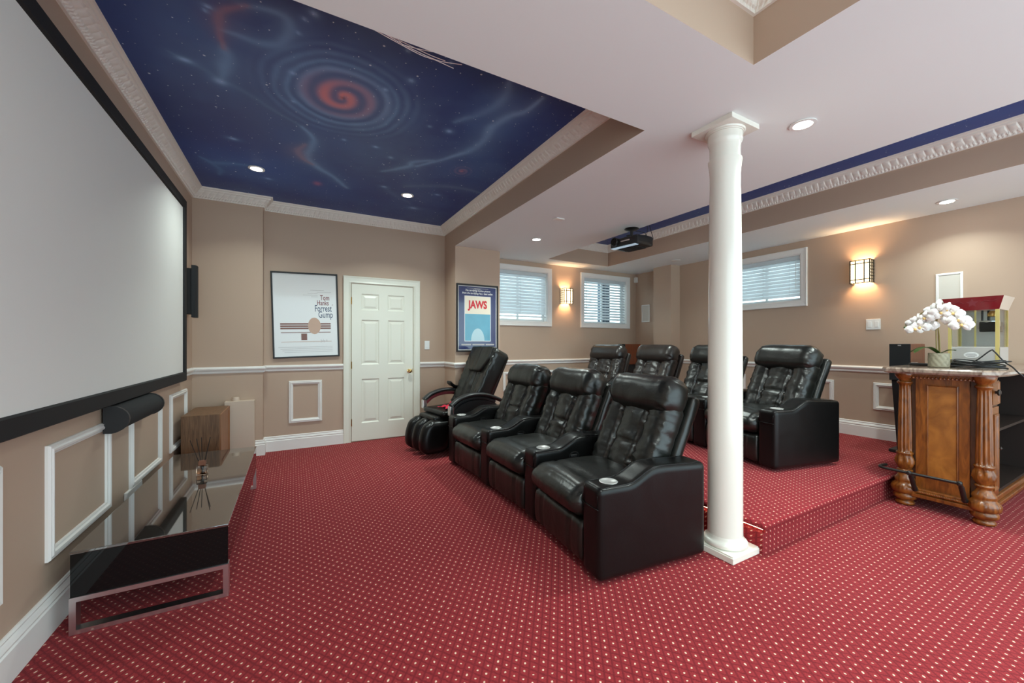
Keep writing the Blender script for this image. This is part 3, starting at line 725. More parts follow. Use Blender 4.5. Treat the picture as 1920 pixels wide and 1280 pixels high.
jp = empty('film_poster', (2.21, 4.957, 1.145), 0, 'dark blue film poster with red title in black frame beside the window', 'poster')
bs = tilted(2.2095, 1.603, R(0), bY(4.957)); W, Hh = .310, .458
obj('frame', frame2(BM(), bs, -W, W, -Hh, Hh, [(0, .002), (0, .026), (.004, .029), (.018, .029), (.022, .014), (.022, .002)]), 'black_plastic', jp)
b = rect(BM(), bs, -W+.02, W-.02, -Hh+.02, Hh-.02, .012, .008); obj('print_border', b, 'paper_white', jp)
b = rect(BM(), bs, -.276, .276, -.425, .425, .0132, .001); obj('print', b, 'poster_navy', jp)
b = rect(BM(), bs, -.196, .196, -.318, .300, .0140); obj('picture_border', b, 'paper_white', jp)
b = rect(BM(), bs, -.188, .188, .055, .293, .0148); obj('picture_top', b, 'ink_cream', jp)
b = rect(BM(), bs, -.188, .188, -.310, .055, .0148); obj('picture_sea', b, 'ink_sea', jp)
b = BM(); poly(b, bs, [(.10*math.cos(a), -.31+.17*math.sin(a)) for a in [PI*i/16 for i in range(17)]], .0156); obj('artwork', b, 'ink_pale', jp)
obj('title_lettering', text_bm('JAWS', .145, bs, 0, .135, .0158, 'CENTER', .006, .78), 'ink_red', jp)
obj('lettering', text_bm('The terrifying motion picture', .036, bs, 0, .363, .0140, 'CENTER', .0008, .88, .25), 'paper_white', jp)
obj('lettering', text_bm('from the terrifying No.1 best seller.', .036, bs, 0, .325, .0140, 'CENTER', .0008, .88, .25), 'paper_white', jp)
b = BM(); rect(b, bs, -.16, .16, .402, .406, .0140); rect(b, bs, -.05, .04, .392, .399, .0140)
for s0, s1 in ((-.24, -.10), (-.08, .10), (.12, .25)): rect(b, bs, s0, s1, -.372, -.352, .0140)
obj('small_print', b, 'ink_grey', jp, kind='stuff')

# ------------------------------------------------------------------ switches, in-wall speakers, sensor
def switch(bs, s0, s1, t0, t1, n, label):
    t = empty('light_switch', bs((s0+s1)/2, t0, 0), 0, label, 'light switch')
    b = BM(); pbox(b, bs, s0, s1, t0, t1, .001, .008, .002); obj('plate', b, 'white_plastic', t)
    w_ = (s1-s0)/n
    for i in range(n):
        b = BM(); m_ = s0+w_*(i+.5); pbox(b, bs, m_-.016, m_+.016, (t0+t1)/2-.032, (t0+t1)/2+.032, .0085, .012, .001); obj('rocker', b, 'white_plastic', t)
switch(bY(YB), 1.592, 1.662, 1.175, 1.292, 1, 'single white light switch on the wall just right of the door')
switch(bXm(XR), 1.820, 1.945, 1.41, 1.527, 2, 'double white light switch on the right wall below the big wall light')
def inwall(bs, s0, s1, t0, t1, label):
    t = empty('wall_speaker', bs((s0+s1)/2, t0, 0), 0, label, 'speaker', 'white flush speakers in the right wall')
    obj('frame', frame2(BM(), bs, s0, s1, t0, t1, [(0, .001), (0, .009), (.003, .012), (.017, .012), (.020, .006), (.020, .001)]), 'trim_white', t)
    b = BM(); pbox(b, bs, s0+.019, s1-.019, t0+.019, t1-.019, .001, .0065); obj('grille', b, 'grille', t)
inwall(bXm(XR), 1.208, 1.393, 1.66, 1.95, 'white square flush speaker on the right wall above the popcorn machine')
inwall(bXm(XR), 5.03, 5.22, 1.65, 1.97, 'white flush speaker in the far corner beyond the square pilaster')
b = BM(); box(b, 5.60, 5.655, 5.31, 5.365, 2.40, 2.50, .006); obj('motion_sensor', b, 'white_plastic', label='tiny white motion sensor high in the far corner right of the windows', cat='sensor')
b = BM(); box(b, 2.38, 2.48, 3.33, 3.40, ZC-.012, ZC-.001, .003)
obj('ceiling_plate', b, 'white_plastic', label='small flat white plate on the low ceiling above the first recliners', cat='ceiling plate')

# ------------------------------------------------------------------ wall sconces
def sconce(loc, ang, label):
    """local: back on x=0, facing -X"""
    t = empty('wall_light', loc, ang, label, 'wall light', 'box shaped wall lights with dark metal grids', local=True)
    w_, dp, h_ = .088, .11, .255
    b = BM(); box(b, -.008, -.001, -w_*.8, w_*.8, .03, h_-.03); obj('back_plate', b, 'black_metal', t)
    b = BM(); box(b, -dp+.006, -dp+.009, -w_+.006, w_-.006, .008, h_-.008)
    box(b, -dp+.008, -.004, -w_+.006, -w_+.009, .008, h_-.008); box(b, -dp+.008, -.004, w_-.009, w_-.006, .008, h_-.008); obj('shade', b, 'lamp_glass', t)
    b = BM(); r = .004
    for y in (-w_, -w_*.45, w_*.45, w_): box(b, -dp-r, -dp+r, y-r, y+r, 0, h_)
    for z in (0, .038, h_-.038, h_): box(b, -dp-r, -dp+r, -w_-r, w_+r, z-r, z+r)
    for sy in (-w_, w_):
        for x in (-dp*.62, -dp*.30, -.006): box(b, x-r*.8, x+r*.8, sy-r, sy+r, 0, h_)
        for z in [0, .038, h_-.038, h_]+[.038+i*(h_-.076)/5 for i in range(1, 5)]: box(b, -dp, -.002, sy-r, sy+r, z-r*.8, z+r*.8)
    obj('metal_grid', b, 'black_metal', t)
    l = bpy.data.lights.new('wall_light_bulb', 'POINT'); l.energy = 12; l.color = (1, .66, .38); l.shadow_soft_size = .05
    lo = bpy.data.objects.new('wall_light_bulb', l); COL.objects.link(lo); lo.parent = t; lo.location = (-dp*.5, 0, h_*.5)
sconce((XR, 1.965, 1.934), 0, 'lit wall light with dark grid shade on the right wall, nearest the bar')
sconce((3.997, YB, 1.92), R(90), 'lit wall light with dark grid shade between the two far windows')

# ------------------------------------------------------------------ recessed downlights, with unseen ones added for fill
def downlight(x, y, z, label, lit=1.0, r=.05, spread=125, power=None):
    t = empty('ceiling_light', (x, y, z), 0, label, 'ceiling light', 'recessed round ceiling lights')
    b = BM(); lathe(b, [(r, z-.001), (r+.018, z-.002), (r+.018, z-.007), (r, z-.009), (r-.004, z-.004)], (x, y, 0), 28); obj('trim_ring', b, 'white_plastic', t, True)
    b = BM(); lathe(b, [(r-.010, z-.0105), (r-.006, z-.009)], (x, y, 0), 24); obj('bulb_face', b, 'bulb' if lit else 'white_plastic', t)
    if lit:
        l = bpy.data.lights.new('lamp', 'AREA'); l.shape = 'DISK'; l.size = .11; l.energy = (power or LAMP)*lit; l.color = WARM; l.spread = R(spread)
        lo = bpy.data.objects.new('lamp', l); COL.objects.link(lo); lo.parent = t; lo.location = (0, 0, -.02)
for x, y, z, lb, lit in (
    (-.301, 4.376, ZT, 'glowing recessed light in the painted sky ceiling nearer the screen', .55),
    (1.099, 4.352, ZT, 'glowing recessed light in the painted sky ceiling above the door side', 1),
    (2.657, 4.154, ZC, 'glowing recessed light in the low ceiling near the blue poster', 1),
    (2.656, 1.21, ZC, 'bright recessed light in the low white ceiling just right of the column', 1),
    (5.25, 1.22, ZC, 'recessed light in the right soffit above the wall light', .40),
    (5.25, 4.15, ZC, 'unlit recessed light in the far right soffit near the pilaster', 0),
    (3.95, 3.6, ZT, 'added unseen fill light inside the right painted tray above the back recliners', 1),  # from here down: out-of-view lamps added to fill the room
    (3.95, 1.0, ZT, 'added unseen fill light inside the right painted tray above the bar', 1),
    (.65, .1, ZT, 'added unseen fill light in the tray above the viewer', 1.2),
    (.65, -.9, ZT, 'added unseen fill light in the tray behind the viewer', 1.2),
    (2.66, -1.1, ZC, 'added unseen fill light in the low ceiling behind the viewer, right side', 1),
    (3.95, -1.0, ZT, 'added unseen fill light in the right painted tray behind the bar', 1),
    (5.2, -1.3, ZC, 'added unseen fill light at the rear of the right soffit', .7)):
    downlight(x, y, z, lb, lit)

# ------------------------------------------------------------------ projector
t = empty('projector', (3.36, 3.25, ZC), R(8), 'black projector hanging from a round ceiling mount at the tray edge', 'projector')
b = BM(); lathe(b, [(.075, -.001), (.082, -.008), (.06, -.020), (.02, -.028)], (0, 0, 0), 24); obj('ceiling_plate', b, 'black_metal', t, True)
b = BM(); lathe(b, [(.016, -.02), (.016, -.09)], (0, 0, 0), 12); box(b, -.07, .07, -.02, .02, -.092, -.084); box(b, -.02, .02, -.09, .09, -.092, -.084); obj('mount_arm', b, 'black_metal', t)
b = BM()
def pf(p, u):
    if p.x < 0: p.z *= 1-.18*min(1, abs(p.y)/.2)*0; p.x += -.03*(1-(p.y/.2)**2)
    if p.z > 0: p.z -= .02*max(0, -p.x/.15)
    return p
rgrid(b, (0, 0, -.165), (.145, .185, .058), .022, (6, 8, 5), pf); obj('projector_body', b, 'black_plastic', t, True)
b = BM(); lathe(b, [(.045, -.160), (.048, -.205), (.040, -.212), (.036, -.200)], (0, .085, -.165), 24, axis='x'); bmesh.ops.recalc_face_normals(b, faces=b.faces); obj('lens_ring', b, 'black_metal', t, True)
b = BM(); lathe(b, [(.036, -.202), (.020, -.209), (.001, -.211)], (0, .085, -.165), 20, axis='x'); bmesh.ops.recalc_face_normals(b, faces=b.faces); obj('lens', b, 'gloss_black', t, True)
b = BM(); box(b, -.175, -.172, -.10, .02, -.178, -.165); obj('badge', b, 'silver', t)
b = BM(); box(b, -.165, -.10, -.16, .16, -.228, -.2235); obj('front_glare', b, 'projector_glare', t)  # glare along the lower front, put in as a glowing strip
b = BM(); box(b, -.08, .10, -.12, .12, -.232, -.223)
for i in range(6): box(b, -.07+i*.03, -.055+i*.03, -.11, .11, -.236, -.232)
obj('vent_base', b, 'black_plastic', t)
for pts in ([(.10, -.12, -.12), (.09, -.11, -.06), (.03, -.03, -.03)], [(.13, -.05, -.14), (.17, -.06, -.10), (.16, -.10, .02), (.15, -.06, .20)], [(.12, -.14, -.14), (.19, -.15, -.12), (.20, -.10, .05), (.18, -.12, .25)]):
    b = BM(); tube(b, spline(pts, 6), .0035, 6); obj('cable', b, 'black_plastic', t, True)

# ------------------------------------------------------------------ cobweb on the soffit edge
w_ = empty('cobweb', (.55, 1.74, 2.58), 0, 'stringy white cobweb clinging to the soffit edge under the painted ceiling', 'cobweb')
for pts in ([(.342, 1.722, 2.563), (.425, 1.766, 2.580), (.548, 1.811, 2.600), (.697, 1.855, 2.620)], [(.30, 1.722, 2.563), (.40, 1.765, 2.578), (.52, 1.815, 2.598), (.60, 1.83, 2.610)],
            [(.345, 1.722, 2.563), (.44, 1.758, 2.582), (.56, 1.800, 2.602), (.64, 1.815, 2.612)], [(.43, 1.768, 2.580), (.49, 1.755, 2.576), (.55, 1.722, 2.563)],
            [(.395, 1.722, 2.563), (.405, 1.745, 2.573), (.43, 1.775, 2.582)], [(.548, 1.811, 2.600), (.62, 1.82, 2.606), (.72, 1.80, 2.612)]):
    b = BM(); tube(b, spline(pts, 8), .0017, 5); obj('strand', b, 'web', w_)

# ================================================================== RECLINERS
def wrinkle(p, u, seed, a1, a2):
    """folds on the leather face: ridged noise stretched sideways"""
    n = 1-abs(ns(p, (3, 7, 17), seed))*2; m_ = ns(p, (5, 4, 9), seed+9)
    return a1*max(0, n-.45)*1.8*(.5+.8*abs(m_))+a2*m_
def armtop(x):
    t = max(0, min(1, (x-.19)/.20)); t = t*t*(3-2*t)
    return .505+.072*t-.018*max(0, (x-.45)/.3)
def make_recliner(name, loc, ang, label, seed, lm, arm_rot=(0, None), grp=None):
    root = empty(name, loc, ang, label, 'recliner', grp, local=True)
    HY = .293
    # base body
    b = BM(); box(b, .07, .78, -HY+.01, HY-.01, .03, .30, .01); obj('base', b, 'leather_smooth', root, True)
    # footrest panel with vertical seams
    def ff(p, u):
        if p.x < 0:
            for g in (-.17, .17): p.x += .010*math.exp(-((p.y-g)/.010)**2)
            p.x -= .012*(1-u.z*u.z)+.004*ns(p, (2, 14, 3), seed)
        return p
    obj('footrest', rgrid(BM(), (.045, 0, .155), (.040, HY-.004, .118), .03, (4, 28, 10), ff), lm, root, True, angle=180)
    # seat cushion with rounded roll front
    def sf(p, u):
        if u.z > 0: p.z += .022*(1-u.y**2)*(1-.5*abs(u.x))*u.z; p.z += wrinkle(p*1.0, u, seed+3, .004, .004)*(.4+.6*max(0, u.x))
        if u.x < 0: p.x -= .030*(1-u.z**2)*(1-.3*u.y**2); p.x += .004*ns(p, (2, 22, 4), seed+5)
        gx = abs(abs(p.y)-HY*.86); 
        if u.z > .3: p.z -= .006*math.exp(-(gx/.010)**2)
        if u.z > .3: p.z -= .007*math.exp(-((p.x+.20)/.010)**2)*(1 if abs(u.y) < .86 else 0)
        return p
    obj('seat', rgrid(BM(), (.33, 0, .362), (.355, HY-.001, .088), .075, (26, 26, 10), sf), lm, root, True, angle=180)
    # reclined back: local z up the back, local -x the front
    th = R(25); ca, sa = math.cos(th), math.sin(th); P0 = Vector((.50, 0, .37))
    def tr(p): return Vector((P0.x+p.x*ca+p.z*sa, p.y, P0.z-p.x*sa+p.z*ca))
    def bf(p, u):
        if u.x < 0.2:
            f = min(1, (.2-u.x)/.8); h = (u.z+1)/2
            for s_ in (-1, 1):
                g = s_*(.105+.02*h); p.x += .040*f*math.exp(-((p.y-g)/.011)**2)
                p.x -= .022*f*math.exp(-((p.y-s_*.21)/.06)**2)
            if abs(p.y) < .115:
                p.x -= .016*f*math.exp(-((p.y)/.075)**2); p.x += .018*f*math.exp(-((h-.42)/.035)**2)
            edge = max(math.exp(-((abs(p.y)-.115)/.05)**2), math.exp(-((abs(p.y)-.28)/.04)**2))
            p.x -= f*(wrinkle(p, u, seed, .010, .004)*(.3+1.0*edge)+.012*max(0, .55-abs(ns(p, (5, 8, 26), seed+1))*3)*(.3+edge))
            p.x += f*.010*ns(p, (1.5, 4, 12), seed+2)
        p.y += .008*ns(p, (4, 2, 22), seed+4)*abs(u.y)
        return p
    b = rgrid(BM(), (0, 0, 0), (.075, HY+.002, .285), .06, (6, 52, 50), bf)
    for v in b.verts: v.co = tr(v.co+Vector((0, 0, .27)))
    obj('backrest', b, lm, root, True, angle=180)
    def hf(p, u):
        e = max(0, abs(u.y)-.62)/.38
        p.x += .005*ns(p, (3, 6, 8), seed+7)
        k = .012*(1-abs(ns(p, (9, 3, 24), seed+8))*2.2)*e+.004*ns(p, (4, 9, 5), seed)
        d = Vector((p.x, 0, p.z)); d = d.normalized() if d.length > 1e-6 else d
        p += d*k; p *= 1
        p.z *= 1+.03*(1-u.y**2); g = abs(p.y-.12*1.0)
        p -= d*.004*math.exp(-((abs(p.y)-.165)/.005)**2)
        return p
    b = rgrid(BM(), (-.034, 0, .578), (.112, HY+.010, .128), .104, (14, 46, 14), hf)
    for v in b.verts: v.co = tr(v.co)
    obj('headrest', b, lm, root, True, angle=180)
    def kf(p, u):
        p.x += .006*ns(p, (4, 6, 14), seed+11); return p
    b = rgrid(BM(), (.108, 0, .28), (.038, HY+.012, .365), .034, (4, 16, 22), kf)
    for v in b.verts: v.co = tr(v.co)
    obj('back_shell', b, lm, root, True, angle=180)
    # armrests
    def arm(yc, rot, lever):
        hx, hy, hz = .375, .083, .28
        def af(p, u):
            x = p.x+hx; tz = (p.z+hz)/(2*hz); top = armtop(x); p.z = .022+tz*(top-.022)-hz
            if lever and u.y < -.5:
                q = ((x-.33)/.075)**2+((p.z+hz-.44)/.045)**2; p.y += .012*math.exp(-q)
            return p
        b = rgrid(BM(), (hx, 0, hz), (hx, hy, hz), .032, (40, 10, 26), af)
        parts = [('armrest', b, 'leather_smooth', 180)]
        # piping along the top edges and the pad seam on the front
        b = BM()
        for sy in (-1, 1):
            pts = [(-.001, sy*.062, .40), (.003, sy*.062, .46), (.020, sy*.066, .494)]+[(x, sy*.068, armtop(x)-.004) for x in [.05+i*.045 for i in range(15)]]
            tube(b, pts, .0035, 6)
        tube(b, [(-.002, -.075, .395), (-.003, 0, .393), (-.002, .075, .395)], .003, 6)
        parts.append(('piping', b, 'leather_smooth', 180))
        zt = armtop(.12)
        b = lathe(BM(), [(.046, zt-.004), (.050, zt+.003), (.047, zt+.005), (.040, zt+.003), (.038, zt+.001)], (.118, 0, 0), 32); parts.append(('cup_holder', b, 'silver_plate', 60))
        if lever:
            b = BM(); tube(b, [(.33+.040*math.cos(a), -.0775, .440+.028*math.sin(a)) for a in [2*PI*i/20 for i in range(20)]], .004, 6, True)
            box(b, .30, .36, -.080, -.074, .428, .452, .004); parts.append(('recline_lever', b, 'black_plastic', 60))
        M_ = Matrix.Translation((0, yc, 0)) @ Matrix.Rotation(rot, 4, 'Z')
        pa = None
        for nm, bb, mm, an in parts:
            bmesh.ops.transform(bb, matrix=M_, verts=bb.verts)
            lab = 'round silver cup holder cover' if nm == 'cup_holder' else None
            o = obj(nm, bb, mm, root if pa is None else pa, True, angle=an, label=lab)
            if pa is None: pa = o
    arm(.375, arm_rot[0], True)
    if arm_rot[1] is not None: arm(-.375, arm_rot[1], False)
    return root
g1, g2 = 'black recliners in the front row', 'black recliners in the back row on the platform'
D3, D1_ = R(-6), R(2)
make_recliner('recliner', (1.41, 1.992, 0), D3, 'large black leather recliner nearest the viewer, right end of front row', 1, 'leather', (R(3), 0), g1)
make_recliner('recliner', (1.45, 2.74, 0), 0, 'black leather recliner in the middle of the front row', 2, 'leather', (R(1), None), g1)
make_recliner('recliner', (1.437, 3.49, 0), D1_, 'black leather recliner at the left end of front row beside massage chair', 3, 'leather', (0, None), g1)
make_recliner('recliner', (3.507, 2.20, ZP), R(-12), 'black leather recliner on the platform right of the white column', 4, 'leather', (R(4), 0), g2)
make_recliner('recliner', (3.61, 2.93, ZP), R(-4), 'platform recliner partly hidden behind the white column', 5, 'leather', (R(4), None), g2)
make_recliner('recliner', (3.61, 3.67, ZP), R(4), 'brownish black platform recliner just left of the white column', 6, 'leather_brown', (R(4), None), g2)
make_recliner('recliner', (3.507, 4.40, ZP), R(12), 'brownish black platform recliner farthest left, below the far windows', 7, 'leather_brown', (0, None), g2)

# ------------------------------------------------------------------ massage chair
def massage():
    root = empty('massage_chair', (1.235, 4.43, 0), R(9), 'black massage chair with padded calf rest and curved arms beside the door', 'massage chair')
    for y in (-.185, 0, .185):
        def cf(p, u):
            if p.x < 0: p.x -= .05*(1-u.z**2); 
            p.x -= .03*u.z*(-1); p.y *= 1-.10*(1-math.sqrt(max(0, 1-min(1, u.x**2)*.6)))
            return p
        obj('calf_pad', rgrid(BM(), (.14, y, .215), (.15, .082 if y else .078, .185), .072, (14, 12, 16), cf), 'leather_smooth', root, True, angle=180)
    b = BM(); box(b, .06, .27, -.20, .20, .07, .30, .01); obj('calf_frame', b, 'black_plastic', root)
    b = BM(); rgrid(b, (.20, 0, .40), (.10, .20, .035), .03, (6, 14, 4)); obj('knee_flap', b, 'leather_smooth', root, True, angle=180)
    b = BM(); box(b, .28, 1.05, -.26, .26, .05, .40, .03); obj('base', b, 'black_plastic', root, True)
    def sf(p, u):
        if u.z > 0: p.z += .010*(1-u.y**2)-.015*max(0, -u.x); p.z += .004*ns(p, (6, 8, 4), 3)
        return p
    obj('seat', rgrid(BM(), (.45, 0, .462), (.27, .255, .038), .034, (20, 20, 5), sf), 'leather_smooth', root, True, angle=180)
    th = R(25); ca, sa = math.cos(th), math.sin(th); P0 = Vector((.66, 0, .44))
    def tr(p): return Vector((P0.x+p.x*ca+p.z*sa, p.y, P0.z-p.x*sa+p.z*ca))
    def bf(p, u):
        h = (u.z+1)/2; p.y *= .86+.16*h-.10*max(0, h-.9)*6
        if u.x < 0:
            p.x -= .045*abs(u.y)**2*(1-.5*h); p.x += .03*math.exp(-(p.y/.02)**2)*(h < .72)
            p.x -= wrinkle(p, u, 21, .012, .008)*(.4+abs(u.y)); p.x += .014*math.exp(-((abs(p.y)-.10)/.015)**2)
        else: p.x += .04*h
        return p
    b = rgrid(BM(), (.0, 0, .40), (.085, .300, .40), .05, (8, 36, 40), bf)
    for v in b.verts: v.co = tr(v.co)
    obj('backrest', b, 'leather', root, True, angle=180)
    b = rgrid(BM(), (.105, 0, .40), (.045, .265, .385), .04, (4, 10, 20))
    for v in b.verts:
        h = v.co.z/.8; v.co.y *= .86+.16*h; v.co = tr(v.co)
    obj('back_shell', b, 'black_plastic', root, True, angle=180)
    def hf(p, u):
        h = (u.z+1)/2; t = min(1, h/.55); p.y *= .52+.48*t; p.x -= .012*(1-u.y**2); p.x += .007*math.exp(-(p.y/.015)**2)+.006*ns(p, (4, 13, 5), 5)
        return p
    b = rgrid(BM(), (-.090, 0, .640), (.036, .250, .170), .028, (4, 30, 24), hf)
    for v in b.verts: v.co = tr(v.co)
    obj('head_pillow', b, 'leather', root, True, angle=180)
    for sy in (-1, 1):
        y = sy*.335
        arc = spline([(.24, y, .565), (.34, y, .628), (.50, y, .665), (.68, y, .655), (.84, y, .605), (.95, y, .555)], 6)
        b = tube(BM(), arc, .042, 12, False, (.55, 1.15)); pa = obj('armrest', b, 'black_plastic', root, True, angle=60)
        arc2 = spline([(.27, y, .52), (.36, y, .585), (.50, y, .620), (.68, y, .610), (.84, y, .56)], 6)
        obj('arm_underside', tube(BM(), arc2, .020, 8, False, (1, .6)), 'maroon' if sy > 0 else 'black_plastic', pa, True)  # maroon on the far arm stands in for a reddish reflection on black
        b = BM(); box(b, .215, .262, y-.030, y+.030, .455, .560, .006); obj('front_bracket', b, 'silver', pa)
        b = BM(); 
        if sy < 0: 
            up = [(.24, .46)]+[(p.x, p.z-.02) for p in arc2]+[(.90, .46), (.90, .12), (.30, .12)]
            A = [b.verts.new((x, y-.02, z)) for x, z in up]; B = [b.verts.new((x, y+.02, z)) for x, z in up]; m_ = len(A)
            for i in range(m_): b.faces.new((A[i], A[(i+1) % m_], B[(i+1) % m_], B[i]))
            b.faces.new(A); b.faces.new(B); bmesh.ops.recalc_face_normals(b, faces=b.faces)
        else: box(b, .28, .92, y-.02, y+.02, .12, .46, .01)
        obj('side_panel', b, 'black_plastic', root)
    b = rgrid(BM(), (0, 0, 0), (.10, .045, .018), .017, (10, 8, 4), lambda p, u: Vector((p.x, p.y*(1-.4*u.x), p.z+.03*u.x*u.x)))
    bmesh.ops.transform(b, matrix=Matrix.Translation((.66, .325, .700)) @ Matrix.Rotation(R(20), 4, 'Y'), verts=b.verts)
    obj('control_pad', b, 'leather_smooth', root, True, angle=180)
    return root
massage()
# red cloth on its seat
b = BM()
def clo(p, u):
    q = math.atan2(p.y, p.x); rr = math.hypot(p.x, p.y)
    p.z = .5*(p.z+.018)+.035*max(0, ns(p, (14, 14, 1), 6))+.040*max(0, ns(p, (26, 20, 1), 8))*(1-min(1, rr/.16))+.05*max(0, 1-rr/.05)
    p.x *= 1+.3*math.sin(3*q+1); p.y *= 1+.25*math.sin(2*q); return p
rgrid(b, (0, 0, 0), (.11, .10, .008), .007, (34, 34, 2), clo)
bmesh.ops.translate(b, verts=b.verts, vec=(1.62, 4.40, .500))
obj('red_cloth', b, 'red_cloth', smooth=True, angle=60, label='crumpled red cloth lying on the massage chair seat', cat='cloth')

# ================================================================== BAR
t = empty('bar_cabinet', (4.85, 1.0, 0), 0, 'carved golden-brown wooden bar cabinet with turned corner columns and foot rail', 'bar')
# body
b = BM(); box(b, 4.20, 4.47, .79, 1.20, .15, 1.02); obj('cabinet_body', b, 'bar_dark', t)
b = BM(); box(b, 4.47, 5.62, .98, 1.20, .15, 1.02); box(b, 4.47, 5.62, .80, .98, .15, .17); box(b, 4.47, 5.62, .80, .98, .60, .62); box(b, 5.58, 5.62, .80, .98, .17, 1.02); obj('open_shelves', b, 'dark_void', t)
# end panel facing the room
b = BM(); bs = bXm(4.20); rows = []
frame2(b, bs, .862, 1.138, .15, 1.02, [(0, 0), (0, .018), (.050, .018), (.052, .010), (.058, .010), (.060, .004), (.060, 0)])
pbox(b, bs, .862, 1.138, .15, .235, 0, .0175); pbox(b, bs, .862, 1.138, .945, 1.02, 0, .0175)
obj('end_frame', b, 'bar_wood', t)
b = BM(); pbox(b, bs, .915, 1.085, .23, .95, 0, .006); obj('end_panel', b, 'bar_burl', t)
obj('panel_bead', frame2(BM(), bs, .918, 1.082, .240, .940, [(0, .004), (0, .012), (.005, .014), (.010, .008), (.010, .004)]), 'bar_wood', t)
# carved frieze below the counter, rope edging on the base
b = BM(); box(b, 4.160, 4.20, .82, 1.18, .985, 1.02)
for i in range(17): lathe(b, [(.001, .983), (.008, .987), (.009, .994), (.004, 1.004), (.001, 1.006)], (4.158, .838+i*.0205, 0), 6)
obj('carved_frieze', b, 'bar_wood', t)
b = BM(); box(b, 4.135, 5.62, .765, 1.215, .085, .112, .004); box(b, 4.15, 5.62, .78, 1.20, .112, .150, .006); obj('base_moulding', b, 'bar_wood', t)
b = BM()
for i in range(26):
    m_ = rgrid(BM(), (0, 0, 0), (.008, .011, .007), .006, (3, 3, 3)); me_ = bpy.data.meshes.new('x'); m_.to_mesh(me_); m_.free()
    n0 = len(b.verts); b.from_mesh(me_); bpy.data.meshes.remove(me_); b.verts.ensure_lookup_table()
    bmesh.ops.transform(b, matrix=Matrix.Translation((4.145, .84+i*.0125, .128)) @ Matrix.Rotation(R(35), 4, 'X'), verts=b.verts[n0:])
o = obj('rope_carving', b, 'bar_wood', t, True, kind='stuff')
# drawer and door on the long side (facing -Y)
bs = bY(.79)
b = BM(); pbox(b, bs, 4.255, 4.455, .815, .985, 0, .014, .002); o = obj('drawer', b, 'bar_wood', t)
frame2(bb := BM(), bs, 4.262, 4.448, .822, .978, [(0, .014), (0, .020), (.010, .018), (.014, .014)]); obj('drawer_bead', bb, 'bar_wood', o)
b = BM(); lathe(b, [(.010, -.014), (.010, -.022), (.022, -.026), (.024, -.034), (.012, -.040), (.001, -.041)], (4.355, .79, .905), 14, axis='y'); bmesh.ops.recalc_face_normals(b, faces=b.faces); obj('drawer_knob', b, 'black_metal', o, True)
b = BM(); pbox(b, bs, 4.255, 4.455, .165, .80, 0, .012, .002); o = obj('cabinet_door', b, 'bar_wood', t)
obj('door_bead', frame2(BM(), bs, 4.295, 4.415, .215, .75, [(0, .012), (0, .022), (.010, .020), (.018, .012)]), 'bar_wood', o)
b = BM(); lathe(b, [(.006, -.012), (.006, -.02), (.012, -.026), (.001, -.034)], (4.435, .79, .50), 12, axis='y'); bmesh.ops.recalc_face_normals(b, faces=b.faces); obj('door_knob', b, 'black_metal', o, True)
# turned and fluted corner columns
def flute(r, z, a):
    if .42 < z < .93: return r*(1.02-.20*abs(math.cos(a*5))**3)
    if .28 < z < .40:
        k = (z-.28)/.12; return r*(1+.10*math.cos(a*7+math.sin(k*9)*.9)*math.sin(k*PI)+.03*math.cos(a*21+k*14))
    if .120 < z < .152: return r*(1+.03*math.cos(a*22+z*60))
    return r
cp = [(.035, 0), (.050, .004), (.056, .014), (.054, .026), (.044, .036), (.050, .042), (.064, .052), (.070, .066), (.066, .084), (.060, .092), (.068, .098), (.078, .106), (.080, .120), (.080, .136), (.076, .152), (.062, .166), (.056, .176), (.058, .186),
      (.060, .196), (.056, .208), (.046, .222), (.040, .236), (.036, .250), (.040, .256), (.046, .262), (.046, .270), (.036, .276), (.040, .285), (.050, .305), (.054, .325), (.054, .345), (.050, .365), (.044, .380), (.046, .392), (.052, .400), (.050, .406), (.041, .412), (.0415, .425)]
cp += [(.0415-.009*i/12+.0015*math.sin(i/12*PI), .44+.48*i/12) for i in range(13)]
cp += [(.034, .930), (.036, .938), (.044, .944), (.046, .952), (.042, .958), (.034, .964), (.036, .972), (.044, .980), (.050, .990), (.056, 1.000), (.058, 1.012), (.058, 1.022)]
for y in (1.200, .795):
    b = BM(); lathe(b, cp, (4.185, y, 0), 100, flute); obj('turned_column', b, 'bar_wood', t, True, angle=60)
# foot rail
b = BM(); tube(b, spline([(4.15, 1.30, .285), (4.07, 1.312, .285), (4.025, 1.285, .285), (4.02, 1.21, .285), (4.02, 1.05, .285), (4.02, .90, .285), (4.02, .862, .285)], 6), .0105, 10); obj('foot_rail', b, 'black_metal', t, True)
for y in (1.13, .875):
    b = BM(); tube(b, spline([(4.02, y, .285), (4.045, y, .270), (4.085, y, .215), (4.115, y, .17), (4.140, y, .14)], 6), [.011]*8+[.015]*13+[.018]*4, 10); rgrid(b, (4.02, y, .285), (.017, .014, .017), .012, (4, 4, 4)); obj('rail_bracket', b, 'black_metal', t, True)
